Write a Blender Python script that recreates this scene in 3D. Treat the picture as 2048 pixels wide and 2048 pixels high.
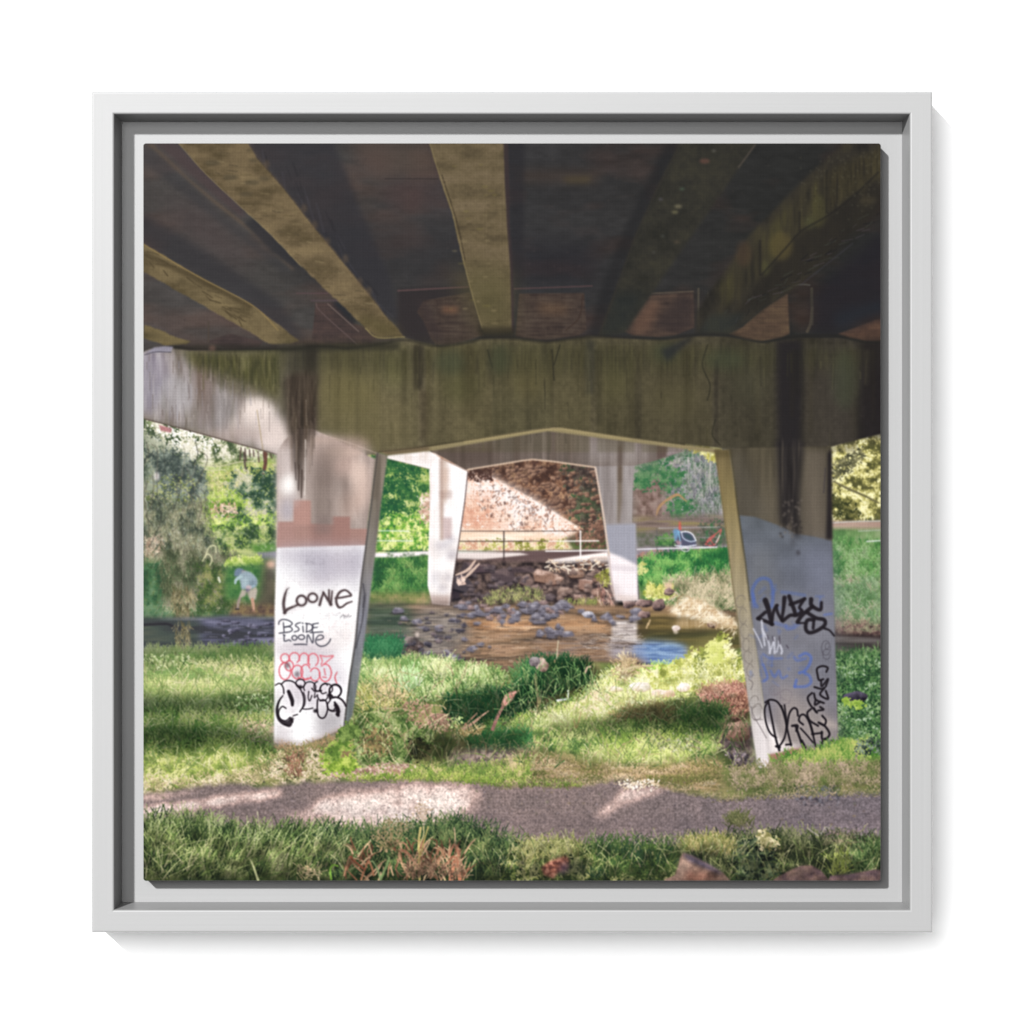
import bpy, math
import numpy as np

for _o in list(bpy.data.objects): bpy.data.objects.remove(_o, do_unlink=True)
scene = bpy.context.scene
PX = 0.000345                      # one pixel of the 2048-pixel photograph, in metres, at the front of the frame

# ---------------------------------------------------------------- camera
CAM_D = 10000 * PX
cam_data = bpy.data.cameras.new('camera')
cam_data.sensor_width = 36.0
cam_data.lens = 36.0 * CAM_D / (2048 * PX)
cam_data.clip_start, cam_data.clip_end = 0.05, 100.0
camera = bpy.data.objects.new('camera', cam_data)
scene.collection.objects.link(camera)
camera.location = (0.0, -CAM_D, 0.0)
camera.rotation_euler = (math.radians(90), 0, 0)
scene.camera = camera

# ---------------------------------------------------------------- light: a white studio, one soft lamp added behind the camera to shape the wall shadow, one hard lamp from the upper left
KEY, SOFT, AMB = 16.0, 112.0, 0.92
world = bpy.data.worlds.new('World')
scene.world = world
world.use_nodes = True
world.node_tree.nodes['Background'].inputs['Color'].default_value = (1, 1, 1, 1)
world.node_tree.nodes['Background'].inputs['Strength'].default_value = AMB
K = 0.42                           # how far the hard light slides sideways per unit of depth
sun_data = bpy.data.lights.new('key_lamp', 'SUN')
sun_data.energy = KEY
sun_data.angle = math.radians(2.3)
sun = bpy.data.objects.new('key_lamp', sun_data)
scene.collection.objects.link(sun)
from mathutils import Vector
sun.location = (-1.5, -3.0, 1.5)
sun.rotation_euler = Vector((K, 1.0, -K)).to_track_quat('-Z', 'Y').to_euler()
area_data = bpy.data.lights.new('soft_lamp', 'AREA')
area_data.shape, area_data.size, area_data.size_y = 'RECTANGLE', 1.3, 1.3
area_data.energy = SOFT
soft_lamp = bpy.data.objects.new('soft_lamp', area_data)
scene.collection.objects.link(soft_lamp)
soft_lamp.location = (-0.66, -4.2, 0.76)
soft_lamp.rotation_euler = (Vector((0, 0, 0)) - soft_lamp.location).to_track_quat('-Z', 'Y').to_euler()

scene.view_settings.view_transform = 'Standard'
scene.view_settings.look = 'None'
scene.view_settings.exposure = 0.0
scene.view_settings.gamma = 1.0
scene.view_settings.use_curve_mapping = False
scene.render.film_transparent = False
# ---------------------------------------------------------------- the printed picture
# The picture on the canvas is painted by code, pixel by pixel, in the coordinates of the print.
O, S = 287, 1474
IMG = np.zeros((S, S, 3), np.float32)
LAB = np.zeros((S, S), np.uint8)
rng = np.random.default_rng(7)
YY, XX = np.mgrid[0:S, 0:S].astype(np.float32)

def hx(s):
    return np.array([int(s[i:i + 2], 16) for i in (0, 2, 4)], np.float32) / 255.0
def pal(s):
    return np.array([hx(c) for c in s.split()], np.float32)

_nc = {}
def _grid(sx, sy, seed):
    r = np.random.default_rng(seed)
    gx, gy = int(S / sx) + 3, int(S / sy) + 3
    g = r.random((gy, gx), dtype=np.float32)
    def w(n, s):
        t = np.arange(S, dtype=np.float32) / s
        i = t.astype(np.int32); f = t - i
        return i, (f * f * (3 - 2 * f)).astype(np.float32)
    ix, fx = w(gx, sx); iy, fy = w(gy, sy)
    a = g[:, ix] * (1 - fx) + g[:, ix + 1] * fx
    return a[iy] * (1 - fy[:, None]) + a[iy + 1] * fy[:, None]
def noise(sx, sy=None, octv=3, seed=1, gain=0.55):
    """smooth fractal noise over the whole print, spread to 0..1"""
    sy = sy or sx
    k = (sx, sy, octv, seed, gain)
    if k not in _nc:
        v = np.zeros((S, S), np.float32); a = 1.0
        for o in range(octv):
            v += a * _grid(max(sx / 2 ** o, 1.0), max(sy / 2 ** o, 1.0), seed * 31 + o)
            a *= gain
        v = (v - v.mean()) / (v.std() + 1e-6)
        _nc[k] = np.clip(0.5 + 0.22 * v, 0, 1).astype(np.float32)
    return _nc[k]

def blur(a, s):
    """three box blurs, edges held"""
    if s < 0.4: return a
    r = max(1, int(round(s)))
    for _ in range(3 if s > 1.5 else 2):
        for ax in (0, 1):
            p = [(0, 0)] * a.ndim; p[ax] = (r + 1, r)
            c = np.cumsum(np.pad(a, p, mode='edge'), axis=ax, dtype=np.float64)
            n = a.shape[ax]
            if ax == 0: a = ((c[2 * r + 1:2 * r + 1 + n] - c[:n]) / (2 * r + 1)).astype(np.float32)
            else: a = ((c[:, 2 * r + 1:2 * r + 1 + n] - c[:, :n]) / (2 * r + 1)).astype(np.float32)
    return a

def crom(pts, closed=False, step=2.0):
    p = np.asarray(pts, np.float32)
    if len(p) < 3 and not closed:
        n = max(2, int(np.hypot(*(p[-1] - p[0])[:2]) / step))
        t = np.linspace(0, 1, n)[:, None]
        return p[0] * (1 - t) + p[-1] * t
    q = np.vstack([p[-1], p, p[0], p[1]]) if closed else np.vstack([2 * p[0] - p[1], p, 2 * p[-1] - p[-2]])
    out = []
    for i in range(len(p) if closed else len(p) - 1):
        a, b, c, d = q[i], q[i + 1], q[i + 2], q[i + 3]
        n = max(2, int(np.hypot(*(c - b)[:2]) / step))
        t = np.linspace(0, 1, n, endpoint=False, dtype=np.float32)[:, None]
        out.append(0.5 * (2 * b + (c - a) * t + (2 * a - 5 * b + 4 * c - d) * t ** 2 + (3 * b - a - 3 * c + d) * t ** 3))
    if not closed: out.append(p[-1:])
    return np.vstack(out)

class M:
    """a coverage mask on a window of the print"""
    def __init__(s, y0, x0, m): s.y0, s.x0, s.m = y0, x0, m
    @property
    def sl(s): return np.s_[s.y0:s.y0 + s.m.shape[0], s.x0:s.x0 + s.m.shape[1]]

def poly(pts, feather=0, smooth=False, wob=0, wobs=9, seed=3):
    p = np.asarray(pts, np.float32).reshape(-1, 2) - O
    if smooth: p = crom(p, True, 3)
    pad = int(feather * 3 + wob * 2 + 3)
    x0 = max(0, int(p[:, 0].min()) - pad); x1 = min(S, int(p[:, 0].max()) + pad + 1)
    y0 = max(0, int(p[:, 1].min()) - pad); y1 = min(S, int(p[:, 1].max()) + pad + 1)
    if x1 <= x0 or y1 <= y0: return M(0, 0, np.zeros((1, 1), np.float32))
    K = 3; w, h = (x1 - x0) * K, (y1 - y0) * K
    a = np.zeros((h, w + 1), np.int16)
    q = (p - (x0, y0)) * K
    for (ax, ay), (bx, by) in zip(q, np.roll(q, -1, 0)):
        if ay == by: continue
        if ay > by: ax, ay, bx, by = bx, by, ax, ay
        r0, r1 = max(0, int(np.ceil(ay - .5))), min(h - 1, int(np.ceil(by - .5)) - 1)
        if r1 < r0: continue
        r = np.arange(r0, r1 + 1)
        xc = np.clip(np.ceil(ax + (r + .5 - ay) * (bx - ax) / (by - ay) - .5), 0, w).astype(np.int32)
        np.add.at(a, (r, xc), 1)
    m = (np.cumsum(a, 1)[:, :w] & 1).astype(np.float32)
    m = m.reshape(y1 - y0, K, x1 - x0, K).mean((1, 3))
    if wob:
        nx = (noise(wobs, wobs, 2, seed)[y0:y1, x0:x1] - .5) * 4 * wob
        ny = (noise(wobs, wobs, 2, seed + 50)[y0:y1, x0:x1] - .5) * 4 * wob
        yy, xx = np.mgrid[0:y1 - y0, 0:x1 - x0]
        m = m[np.clip(yy + ny, 0, y1 - y0 - 1).astype(int), np.clip(xx + nx, 0, x1 - x0 - 1).astype(int)]
    if feather: m = blur(m, feather)
    return M(y0, x0, m)

def put(k, col, alpha=1.0, lab=None, mode='over'):
    """lay a colour (or a field of colours) through a mask"""
    a = k.m * alpha
    d = IMG[k.sl]
    c = np.asarray(col, np.float32)
    if c.shape[:2] == (S, S): c = c[k.sl]
    if mode == 'mul': c = d * c
    elif mode == 'add': c = d + c
    elif mode == 'screen': c = 1 - (1 - d) * (1 - c)
    d += (c - d) * a[..., None]
    if lab is not None: LAB[k.sl][k.m > 0.5] = lab
def fill(pts, col, alpha=1.0, feather=0, lab=None, smooth=False, wob=0, wobs=9, seed=3, mode='over'):
    k = poly(pts, feather, smooth, wob, wobs, seed)
    put(k, hx(col) if isinstance(col, str) else col, alpha, lab, mode)
    return k
def ramp(v, colours):
    """colours along a 0..1 field"""
    c = pal(colours) if isinstance(colours, str) else colours
    t = np.clip(v, 0, 1) * (len(c) - 1)
    i = np.minimum(t.astype(np.int32), len(c) - 2); f = (t - i)[..., None]
    return c[i] * (1 - f) + c[i + 1] * f
def tex(k, colours, n, alpha=1.0, lab=None, con=1.0, bias=0.0):
    v = (n[k.sl] - .5) * con + .5 + bias
    put(k, ramp(v, colours), alpha, lab)

def scatter(region, n):
    """n random points (in print pixels) inside a mask"""
    w = region.m
    got = np.zeros((0, 2), np.float32)
    while len(got) < n:
        y = rng.random(n * 2) * w.shape[0]; x = rng.random(n * 2) * w.shape[1]
        ok = w[y.astype(int), x.astype(int)] > rng.random(n * 2)
        got = np.vstack([got, np.stack([x[ok] + region.x0, y[ok] + region.y0], 1)])
        if w.max() <= 0: break
    return got[:n]

def tint(p, colours, n, con=1.6, jit=.16, bias=0.0):
    c = pal(colours) if isinstance(colours, str) else colours
    xi = np.clip(p[:, 0].astype(int), 0, S - 1); yi = np.clip(p[:, 1].astype(int), 0, S - 1)
    v = (n[yi, xi] - .5) * con + .5 + rng.normal(0, jit, len(p)) + bias
    return ramp(v, c)

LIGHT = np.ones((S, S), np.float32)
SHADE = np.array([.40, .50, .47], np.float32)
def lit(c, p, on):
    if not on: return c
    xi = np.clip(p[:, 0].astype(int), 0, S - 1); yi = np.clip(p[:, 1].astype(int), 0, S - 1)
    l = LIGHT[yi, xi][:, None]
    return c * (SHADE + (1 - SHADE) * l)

def splat(x, y, c, lab=None):
    xi = np.round(x).astype(np.int32); yi = np.round(y).astype(np.int32)
    ok = (xi >= 0) & (xi < S) & (yi >= 0) & (yi < S)
    IMG[yi[ok], xi[ok]] = c[ok]
    if lab is not None: LAB[yi[ok], xi[ok]] = lab

def blades(region, n, ln, colours, nz, lean=0.0, spread=.35, wid=1.0, curl=.35, con=1.6, jit=.16, light=False,
           bias=0.0, lab=None, tipc=1.18, rootc=.72, down=False, persp=None):
    """grass: n curved tapering blades rooted inside a mask, nearer ones over farther ones"""
    p = scatter(region, n)
    p = p[np.argsort(p[:, 1])]
    c = lit(tint(p, colours, nz, con, jit, bias), p, light)
    L = rng.uniform(ln[0], ln[1], n) * (persp(p[:, 1]) if persp else 1)
    a = rng.normal(lean, spread, n); b = a + rng.normal(0, curl, n) + np.sign(a) * curl * .6
    T = max(4, int(ln[1] * 1.3))
    t = np.linspace(0, 1, T)[None, :]
    sg = 1 if down else -1
    ang = a[:, None] + (b - a)[:, None] * t
    ds = L[:, None] / T
    x = p[:, :1] + np.cumsum(np.sin(ang) * ds, 1)
    y = p[:, 1:] + np.cumsum(sg * np.cos(ang) * ds, 1)
    sh = rootc + (tipc - rootc) * t ** .8
    col = np.clip(c[:, None, :] * sh[..., None], 0, 1)
    W = wid * rng.uniform(.7, 1.3, n)[:, None] * (1 - t ** 2 * .85) * (persp(p[:, 1])[:, None] if persp else 1)
    half = int(np.ceil(W.max() / 2))
    xs, ys, cs, od = [], [], [], []
    for k in range(-half, half + 1):
        ok = (np.abs(k) <= W / 2 + .01) | (k == 0)
        i, j = np.nonzero(ok)
        xs.append(x[i, j] + k); ys.append(y[i, j]); cs.append(col[i, j]); od.append(i)
    o = np.argsort(np.concatenate(od), kind='stable')
    splat(np.concatenate(xs)[o], np.concatenate(ys)[o], np.concatenate(cs)[o], lab)

def dabs(region, n, size, colours, nz, asp=2.0, ang=0.0, aspread=1.5, con=1.6, jit=.16, light=False, bias=0.0, lab=None, order='y'):
    """leaves: n small tilted ellipses inside a mask"""
    p = scatter(region, n)
    if order == 'y': p = p[np.argsort(p[:, 1] + rng.normal(0, 6, n))]
    c = lit(tint(p, colours, nz, con, jit, bias), p, light)
    r = rng.uniform(size[0], size[1], n); th = rng.normal(ang, aspread, n)
    R = int(np.ceil(size[1]))
    dy, dx = np.mgrid[-R:R + 1, -R:R + 1]; dy = dy.ravel()[None]; dx = dx.ravel()[None]
    u = dx * np.cos(th)[:, None] + dy * np.sin(th)[:, None]
    v = -dx * np.sin(th)[:, None] + dy * np.cos(th)[:, None]
    ok = (u / r[:, None]) ** 2 + (v * asp / r[:, None]) ** 2 <= 1.0
    i, j = np.nonzero(ok)
    shade = 1.0 + .16 * np.clip(-v[i, j] / r[i], -1, 1)
    splat(p[i, 0] + dx[0, j], p[i, 1] + dy[0, j], np.clip(c[i] * shade[:, None], 0, 1), lab)

def line(pts, w, col, alpha=1.0, lab=None, soft=.6, taper=0, rough=0, straight=False):
    """a brush stroke along a smooth curve; w is one width or one per point"""
    p = np.asarray(pts, np.float32).reshape(-1, 2) - O
    ww = np.full(len(p), w, np.float32) if np.isscalar(w) else np.asarray(w, np.float32)
    pw = np.column_stack([p, ww])
    q = np.vstack([crom(pw[i:i + 2], False, .8) for i in range(len(pw) - 1)]) if straight else crom(pw, False, .8)
    if taper:
        t = np.linspace(0, 1, len(q)); q[:, 2] *= np.clip(np.minimum(t, 1 - t) * taper, .3, 1)
    if rough: q[:, 2] *= 1 + rng.normal(0, rough, len(q))
    R = int(np.ceil(q[:, 2].max() / 2 + 2))
    x0, y0 = int(q[:, 0].min()) - R, int(q[:, 1].min()) - R
    W, H = int(q[:, 0].max()) + R + 2 - x0, int(q[:, 1].max()) + R + 2 - y0
    m = np.zeros((H, W), np.float32)
    oy, ox = np.mgrid[-R:R + 1, -R:R + 1]
    for cx, cy, cw in q:
        ix, iy = int(cx) - x0, int(cy) - y0
        d = np.hypot(ox + int(cx) - cx, oy + int(cy) - cy)
        s = np.clip((cw / 2 - d) / soft + .5, 0, 1)
        sy, sx = max(0, iy - R), max(0, ix - R)
        v = m[sy:iy + R + 1, sx:ix + R + 1]
        np.maximum(v, s[sy - iy + R:sy - iy + R + v.shape[0], sx - ix + R:sx - ix + R + v.shape[1]], out=v)
    cy0, cx0 = max(0, -y0), max(0, -x0)
    m = m[cy0:max(cy0, min(H, S - y0)), cx0:max(cx0, min(W, S - x0))]
    if m.size: put(M(y0 + cy0, x0 + cx0, m), hx(col) if isinstance(col, str) else col, alpha, lab)

def rock(cx, cy, rx, ry, top, mid, low, seed, lab=None, flat=.25, sun=(-.5, -.8), rough=.14, tilt=0.0):
    """a stone: lumpy outline, faceted shading from a lit top to a dark foot"""
    r = np.random.default_rng(seed)
    cx -= O; cy -= O
    R = int(max(rx, ry) * 1.35) + 2
    x0, y0 = max(0, int(cx) - R), max(0, int(cy) - R)
    x1, y1 = min(S, int(cx) + R), min(S, int(cy) + R)
    if x1 <= x0 or y1 <= y0: return
    y, x = np.mgrid[y0:y1, x0:x1].astype(np.float32)
    u0, v0 = x - cx, y - cy
    u = (u0 * np.cos(tilt) + v0 * np.sin(tilt)) / rx; v = (-u0 * np.sin(tilt) + v0 * np.cos(tilt)) / ry
    a = np.arctan2(v, u)
    rad = np.ones_like(a)
    for k in range(2, 7): rad += rough / k ** .6 * np.sin(k * a + r.uniform(0, 6.28)) * r.uniform(.3, 1)
    rad = np.where(v > flat, rad * (1 - .25 * np.clip(v - flat, 0, 1)), rad)
    d = np.hypot(u, v) / rad
    m = np.clip((1 - d) * min(rx, ry) + .5, 0, 1)
    z = np.sqrt(np.clip(1 - d * d, 0, 1))
    nx, ny = u / rad, v / rad
    # a few flat facets
    f = np.zeros_like(z)
    for _ in range(4):
        th = r.uniform(0, 6.28)
        f = np.maximum(f, np.floor(2.2 * (np.cos(th) * nx + np.sin(th) * ny + .35)) * .16)
    l = .42 + .5 * (sun[0] * nx + sun[1] * ny) + .12 * z + f * r.uniform(-.5, .5)
    l += (noise(5, 5, 3, 11)[y0:y1, x0:x1] - .5) * .5
    col = ramp(np.clip(l, 0, 1), np.array([hx(low), hx(mid), hx(top)]))
    put(M(y0, x0, m), col, 1, lab)

def block(cx, cy, rx, ry, top, mid, low, seed, lab=None, n=6):
    """an angular stone: a broken polygon with a lit upper face, a shaded side and a dark foot"""
    r = np.random.default_rng(seed)
    a = np.sort(np.linspace(0, 2 * np.pi, n, endpoint=False) + r.normal(0, .28, n))
    d = r.uniform(.78, 1.12, n)
    p = np.stack([cx + rx * d * np.cos(a), cy + ry * d * np.sin(a)], 1)
    k = poly(p, .5)
    nn = (noise(4, 4, 3, 11)[k.sl] - .5) * .5
    put(k, ramp(np.clip(.45 + nn, 0, 1), f'{low} {mid} {mid} {top}'), 1, lab)
    y = np.sin(a); up = p[y < r.uniform(-.1, .35)]
    if len(up) >= 2:
        c = np.array([[cx + rx * r.uniform(-.25, .35), cy + ry * r.uniform(-.2, .15)]])
        k2 = poly(np.vstack([up, c]), .7); put(k2, ramp(np.clip(.75 + (noise(4, 4, 3, 11)[k2.sl] - .5) * .7, 0, 1), f'{mid} {top}'), .85)
    dn = p[y > .45]
    if len(dn) >= 2:
        line(dn + O * 0, max(1.6, ry * .22), low, .8, soft=1.5, straight=True)

def T(ox, oy, k, s):
    """points read off an enlarged view: offsets plus scaled pairs"""
    v = np.array([float(t) for t in s.replace(',', ' ').split()], np.float32).reshape(-1, 2)
    return v * k + np.array([ox, oy], np.float32)
_v = {'A': (280, 280, .2588), 'B': (770, 280, .2588), 'C': (1265, 280, .2588), '4': (280, 680, .20704), '5': (660, 820, .20704),
      '6': (1040, 820, .20704), '7': (1365, 820, .20704), '8': (280, 1060, .20704), '9': (660, 1180, .20704),
      '10': (1040, 1180, .20704), '11': (1365, 1180, .20704), '12': (280, 1400, .20704), '13': (640, 1460, .18634),
      '14': (1000, 1460, .20704), '15': (1365, 1400, .20704)}
def V(v, s): return T(*_v[v], s)
def N(s): return T(0, 0, 1, s)
def E(v, cx, cy, rx, ry=None, a0=0, a1=360, rot=0):
    """an arc read off an enlarged view"""
    ry = ry or rx; ox, oy, k = _v[v]
    t = np.radians(np.linspace(a0, a1, 14)); r = np.radians(rot)
    x, y = rx * np.cos(t), ry * np.sin(t)
    return np.stack([ox + k * (cx + x * np.cos(r) - y * np.sin(r)), oy + k * (cy + x * np.sin(r) + y * np.cos(r))], 1)
def box(x0, y0, x1, y1): return N(f'{x0},{y0} {x1},{y0} {x1},{y1} {x0},{y1}')
def blob(cx, cy, rx, ry, feather, col, alpha=1.0, mode='over'):
    t = np.linspace(0, 2 * np.pi, 24, endpoint=False)
    put(poly(np.stack([cx + rx * np.cos(t), cy + ry * np.sin(t)], 1), feather), hx(col) if isinstance(col, str) else col, alpha, None, mode)

(DECK, GIRD1, GIRD2, GIRD3, GIRD4, GIRD5, BEAM, PIERL, PIERR, FAR, EMBANK, HILL, STREAM, STONES, BANK, GRAVEL, FRONT, BOULD1, BOULD2, BOULD3,
 WILLOW, SHRUB, PERSON, TRAILER, RAIL, FOOTPATH, BIKE, FARGRASS, HEDGE, ROOTS, BUSH, BRANCH, DIAPH) = range(1, 34)

n4, n8, n16, n30, n60, n140 = (noise(s, None, 3, i + 21) for i, s in enumerate((4, 8, 16, 30, 60, 140)))
nv = noise(9, 120, 3, 41); nvf = noise(4, 50, 3, 42); nh = noise(90, 8, 3, 43); nhf = noise(34, 3, 2, 44); grit = noise(2.2, None, 2, 45)

# ======================================================== far background, left of the near bridge legs
k = poly(box(280, 660, 570, 1300)); tex(k, '4d5c40 7f8f62 c0c09a', n16, lab=SHRUB, con=1.6)
fill(N('280,660 340,660 340,720 280,720'), 'f3eeda', lab=SHRUB)
dabs(poly(box(285, 670, 335, 712)), 260, (1.5, 3), 'b9b48a d8d2aa f6f0dc fbf8ec', n8)
dabs(poly(N('285,830 555,900 555,960 400,960 285,960')), 4200, (1.6, 3.6), '4a5a3e 6c7a55 8f9872 b5b494 d6d1b8 ebe5d2', n16, con=2.0, jit=.24, lab=SHRUB)
dabs(poly(N('300,845 420,870 430,905 330,905'), 6), 500, (1.5, 3), 'e9e3cb f8f2e6 fffaf2', n8)
fill(N('318,850 345,857 342,866 322,862'), 'b06a70', .8, 1)
line(N('346,858 347,872'), 3, 'f4f0ee')
tex(poly(N('400,935 560,915 560,1110 380,1110'), 8), '7f9a45 a9bd5c c9cf7e', nh, con=1.5)
blades(poly(N('405,950 560,925 560,1000 400,1000')), 900, (4, 9), '8a9a52 b3b368 d2c58c e6d9a6', n16, spread=.9)
for q in ('405,930 440,932 480,924 520,922', '395,935 420,941 450,939', '350,925 380,932 410,938'): line(N(q), 2, 'ded2b4', .8)
for x in (482, 490, 499, 507, 516, 527, 535, 541): line([(x, 896 + (x - 482) * .22), (x + rng.normal(0, 2), 915 + rng.uniform(-4, 14))], 3.2, '5a4740', .8)
line(N('530,900 531,925 527,945'), 7, '6d4a3e'); line(N('488,905 490,930 494,942'), 4, '5e5248')
dabs(poly(N('470,945 560,945 560,1060 500,1070 430,1040 455,975'), 6), 2600, (1.6, 3.8), '2f4a38 4a6650 6f8767 9aa584 cbc7a6', n16, con=2.4, jit=.2, lab=SHRUB)
dabs(poly(N('400,985 470,985 500,1010 420,1030'), 6), 700, (1.5, 3), '6a9038 9cbb4c c6d66e', n16)
dabs(poly(N('425,1005 470,1010 470,1040 430,1035'), 3), 200, (1.5, 3), 'b98a74 dcb79c f0d8c0', n8)
dabs(poly(N('390,1040 560,1030 560,1060 400,1085'), 6), 1000, (1.5, 3.4), '4f7a34 8db346 c0d768 e0e88e', n16, con=2)
dabs(poly(N('420,1060 560,1050 560,1105 400,1100'), 5), 1300, (1.5, 3.4), '314a30 4d6a3e 7b9452 b3bb7c', n16, con=2.2)
fill(N('500,1090 556,1085 556,1105 510,1106'), '5a8a3c', 1, 3); fill(N('514,1106 556,1103 556,1118 520,1119'), '8f8a9c', 1, 1.5, lab=FOOTPATH)
for i in range(420): blob(rng.uniform(400, 556), rng.uniform(900, 1100), 1.6, 1.3, .5, ['e6e2cc', 'f6f2e4', '26382c'][i % 3], .6)
# the willow in shade
wl = poly(N('280,860 320,885 350,905 405,940 415,985 396,1020 400,1060 430,1090 445,1120 440,1150 400,1180 370,1300 280,1300'), 8)
tex(wl, '4a5648 66725f 7f8a72 a0a48a', n30, con=1.4, lab=WILLOW)
dabs(wl, 9000, (1.1, 2.6), '38443c 4e5a4e 66735f 848e78 aab097', n16, asp=2.8, ang=1.4, aspread=.5, con=1.7, jit=.26, lab=WILLOW)
dabs(poly(N('300,905 350,905 405,945 410,985 380,1005 320,980'), 6), 1700, (1.6, 3.4), '3f4a46 56625a 707c70 8f998c', n16, con=1.6)
dabs(poly(box(300, 960, 390, 1010), 8), 260, (1.4, 2.6), '66743c 8f9c52 b5b878', n8, con=2.5)
blob(314, 953, 5, 9, 2, 'f2e6e6', .9)
blades(poly(N('290,1000 410,1000 430,1110 290,1120'), 5), 1700, (8, 22), '4a5446 687058 8a8c6a aaa686', n16, down=True, spread=.25, con=1.6)
blades(poly(N('290,1070 330,1070 320,1110 290,1110'), 3), 160, (8, 18), 'a98a72 d2b79a e9d6c0', n8, down=True, spread=.5)
for i in range(34):
    x, y = rng.uniform(288, 400), rng.uniform(880, 1090); line([(x, y), (x + rng.normal(4, 8), y + rng.uniform(14, 34)), (x + rng.normal(2, 14), y + rng.uniform(40, 70))], rng.uniform(1.2, 2.6), ['3a3a34', '8a8470', '5c564a'][i % 3], .55)
for i in range(260): blob(rng.uniform(290, 420), rng.uniform(880, 1120), 1.5, 1.2, .5, ['d8d8c4', 'f0ece0'][i % 2], .6)
# its lower skirts and the bank
tex(poly(N('280,1120 480,1120 552,1115 552,1240 280,1240'), 8), '3c5838 4f6e44 6b8455', n16, con=1.6)
dabs(poly(N('285,1130 340,1130 340,1240 285,1240'), 5), 900, (1.5, 3.2), '2f5238 46704a 6a8a66', n16, lab=WILLOW)
blades(poly(N('320,1090 470,1100 480,1200 330,1210'), 6), 2000, (10, 26), '4e5a40 68704e 848468 a09c80', n16, down=True, spread=.2, con=1.7, lab=WILLOW)
blades(poly(N('345,1170 385,1170 380,1255 350,1255'), 3), 220, (12, 28), '5c5638 7c7450 a0946c b8aa84', n8, down=True, spread=.18, lab=WILLOW)
dabs(poly(N('400,1125 480,1150 480,1220 400,1220'), 6), 1100, (1.4, 3), '3a522c 556b38 748048 95945e', n16, lab=SHRUB)
for q in ('410,1115 418,1095 430,1092 432,1105', '405,1122 415,1108 424,1118 420,1130'): line(N(q), 3, 'd7d3a8', .85)
line(N('437,1155 440,1164'), 4, 'dcdcc8')
dabs(poly(N('455,1118 520,1112 526,1128 450,1132'), 2), 500, (1.4, 3), '9cb84e c8d870 e3e596', n8)
tex(poly(N('450,1132 530,1128 530,1200 450,1200'), 5), '37673a 4a7a42 5f8a4a', n8)
fill(N('530,1122 556,1118 556,1225 505,1225 520,1180'), '5a4a44', .75, 7); blob(543, 1129, 9, 7, 3, 'd9a98c')
tex(poly(N('470,1208 556,1210 556,1235 455,1236'), 4), '4f3f3c 6f5a48 8a7550', n8)
# the stream on the left, in shade
sl = poly(N('280,1240 380,1236 450,1232 556,1236 556,1305 280,1305'), 3)
tex(sl, '3c3d44 55566a 77768e', nh, con=1.8, lab=STREAM); tex(poly(N('280,1235 400,1240 400,1300 280,1300'), 6), '3a3c40 46504a 565c50', nh)
for i in range(26):
    x, y = rng.uniform(430, 552), rng.uniform(1240, 1292); rock(x, y, rng.uniform(4, 11), rng.uniform(2, 4.5), '8f8ca4', '4c4a5c', '26252f', 100 + i, STONES)
for i in range(24):
    y = rng.uniform(1248, 1298); x = rng.uniform(400, 540); line([(x, y), (x + rng.uniform(8, 22), y + rng.uniform(-1, 1))], 1.6, '8e8ca6', .55)
line(N('285,1250 330,1248 345,1252'), 5, '2c2a30', .8); blades(poly(box(350, 1240, 380, 1290)), 90, (10, 22), '6c6244 8f8560 b0a27c', n8, down=True, spread=.15, lab=WILLOW)

# ======================================================== between the near legs
hb = poly(N('735,905 870,905 866,1115 735,1115')); tex(hb, '3c703c 64924c 96ae58 b8c274', n30, con=1.8, lab=HILL)
dabs(hb, 2600, (1.6, 3.6), '2c5c38 44783f 72984c a4ba62 ccd48a', n16, con=2.2, jit=.16, lab=HILL)
for q in ('750,960 820,955 826,982 756,985', '748,1005 800,1002 812,1028 752,1032', '752,918 800,925 850,945 790,945'):
    dabs(poly(N(q), 5), 330, (1.6, 3.2), '1f5236 2a6238 3c723e', n8, lab=HILL)
dabs(poly(N('770,1035 850,1025 858,1100 750,1098'), 5), 1100, (1.6, 3.4), '4f9838 96c24c cbe070 e8ee9c', n8, con=2, lab=HILL)
dabs(poly(N('838,995 862,985 862,1045 842,1040'), 3), 240, (1.6, 3.2), 'b98f78 e6c4b0 fbe9dc', n8, lab=EMBANK)
tex(poly(N('735,1112 860,1108 862,1205 735,1205'), 3), '2c5a32 3f7438 5e8a44', nv, con=1.6, lab=FARGRASS)
blades(poly(box(735, 1125, 866, 1195)), 1500, (8, 18), '245030 3a7238 5f8e48 7f9f5a', n16, lab=FARGRASS)
tex(poly(N('735,1188 866,1185 866,1215 735,1212'), 5), '6b7a40 8f8f55 b09a68', n8)
fill(N('745,1106 800,1105 858,1102 858,1110 800,1115 745,1115'), 'f6ecec', 1, 1, lab=FOOTPATH)
for i in range(20): blob(rng.uniform(770, 850), rng.uniform(1108, 1115), 2.4, 2, .6, '4f6a44', .8)

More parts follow.
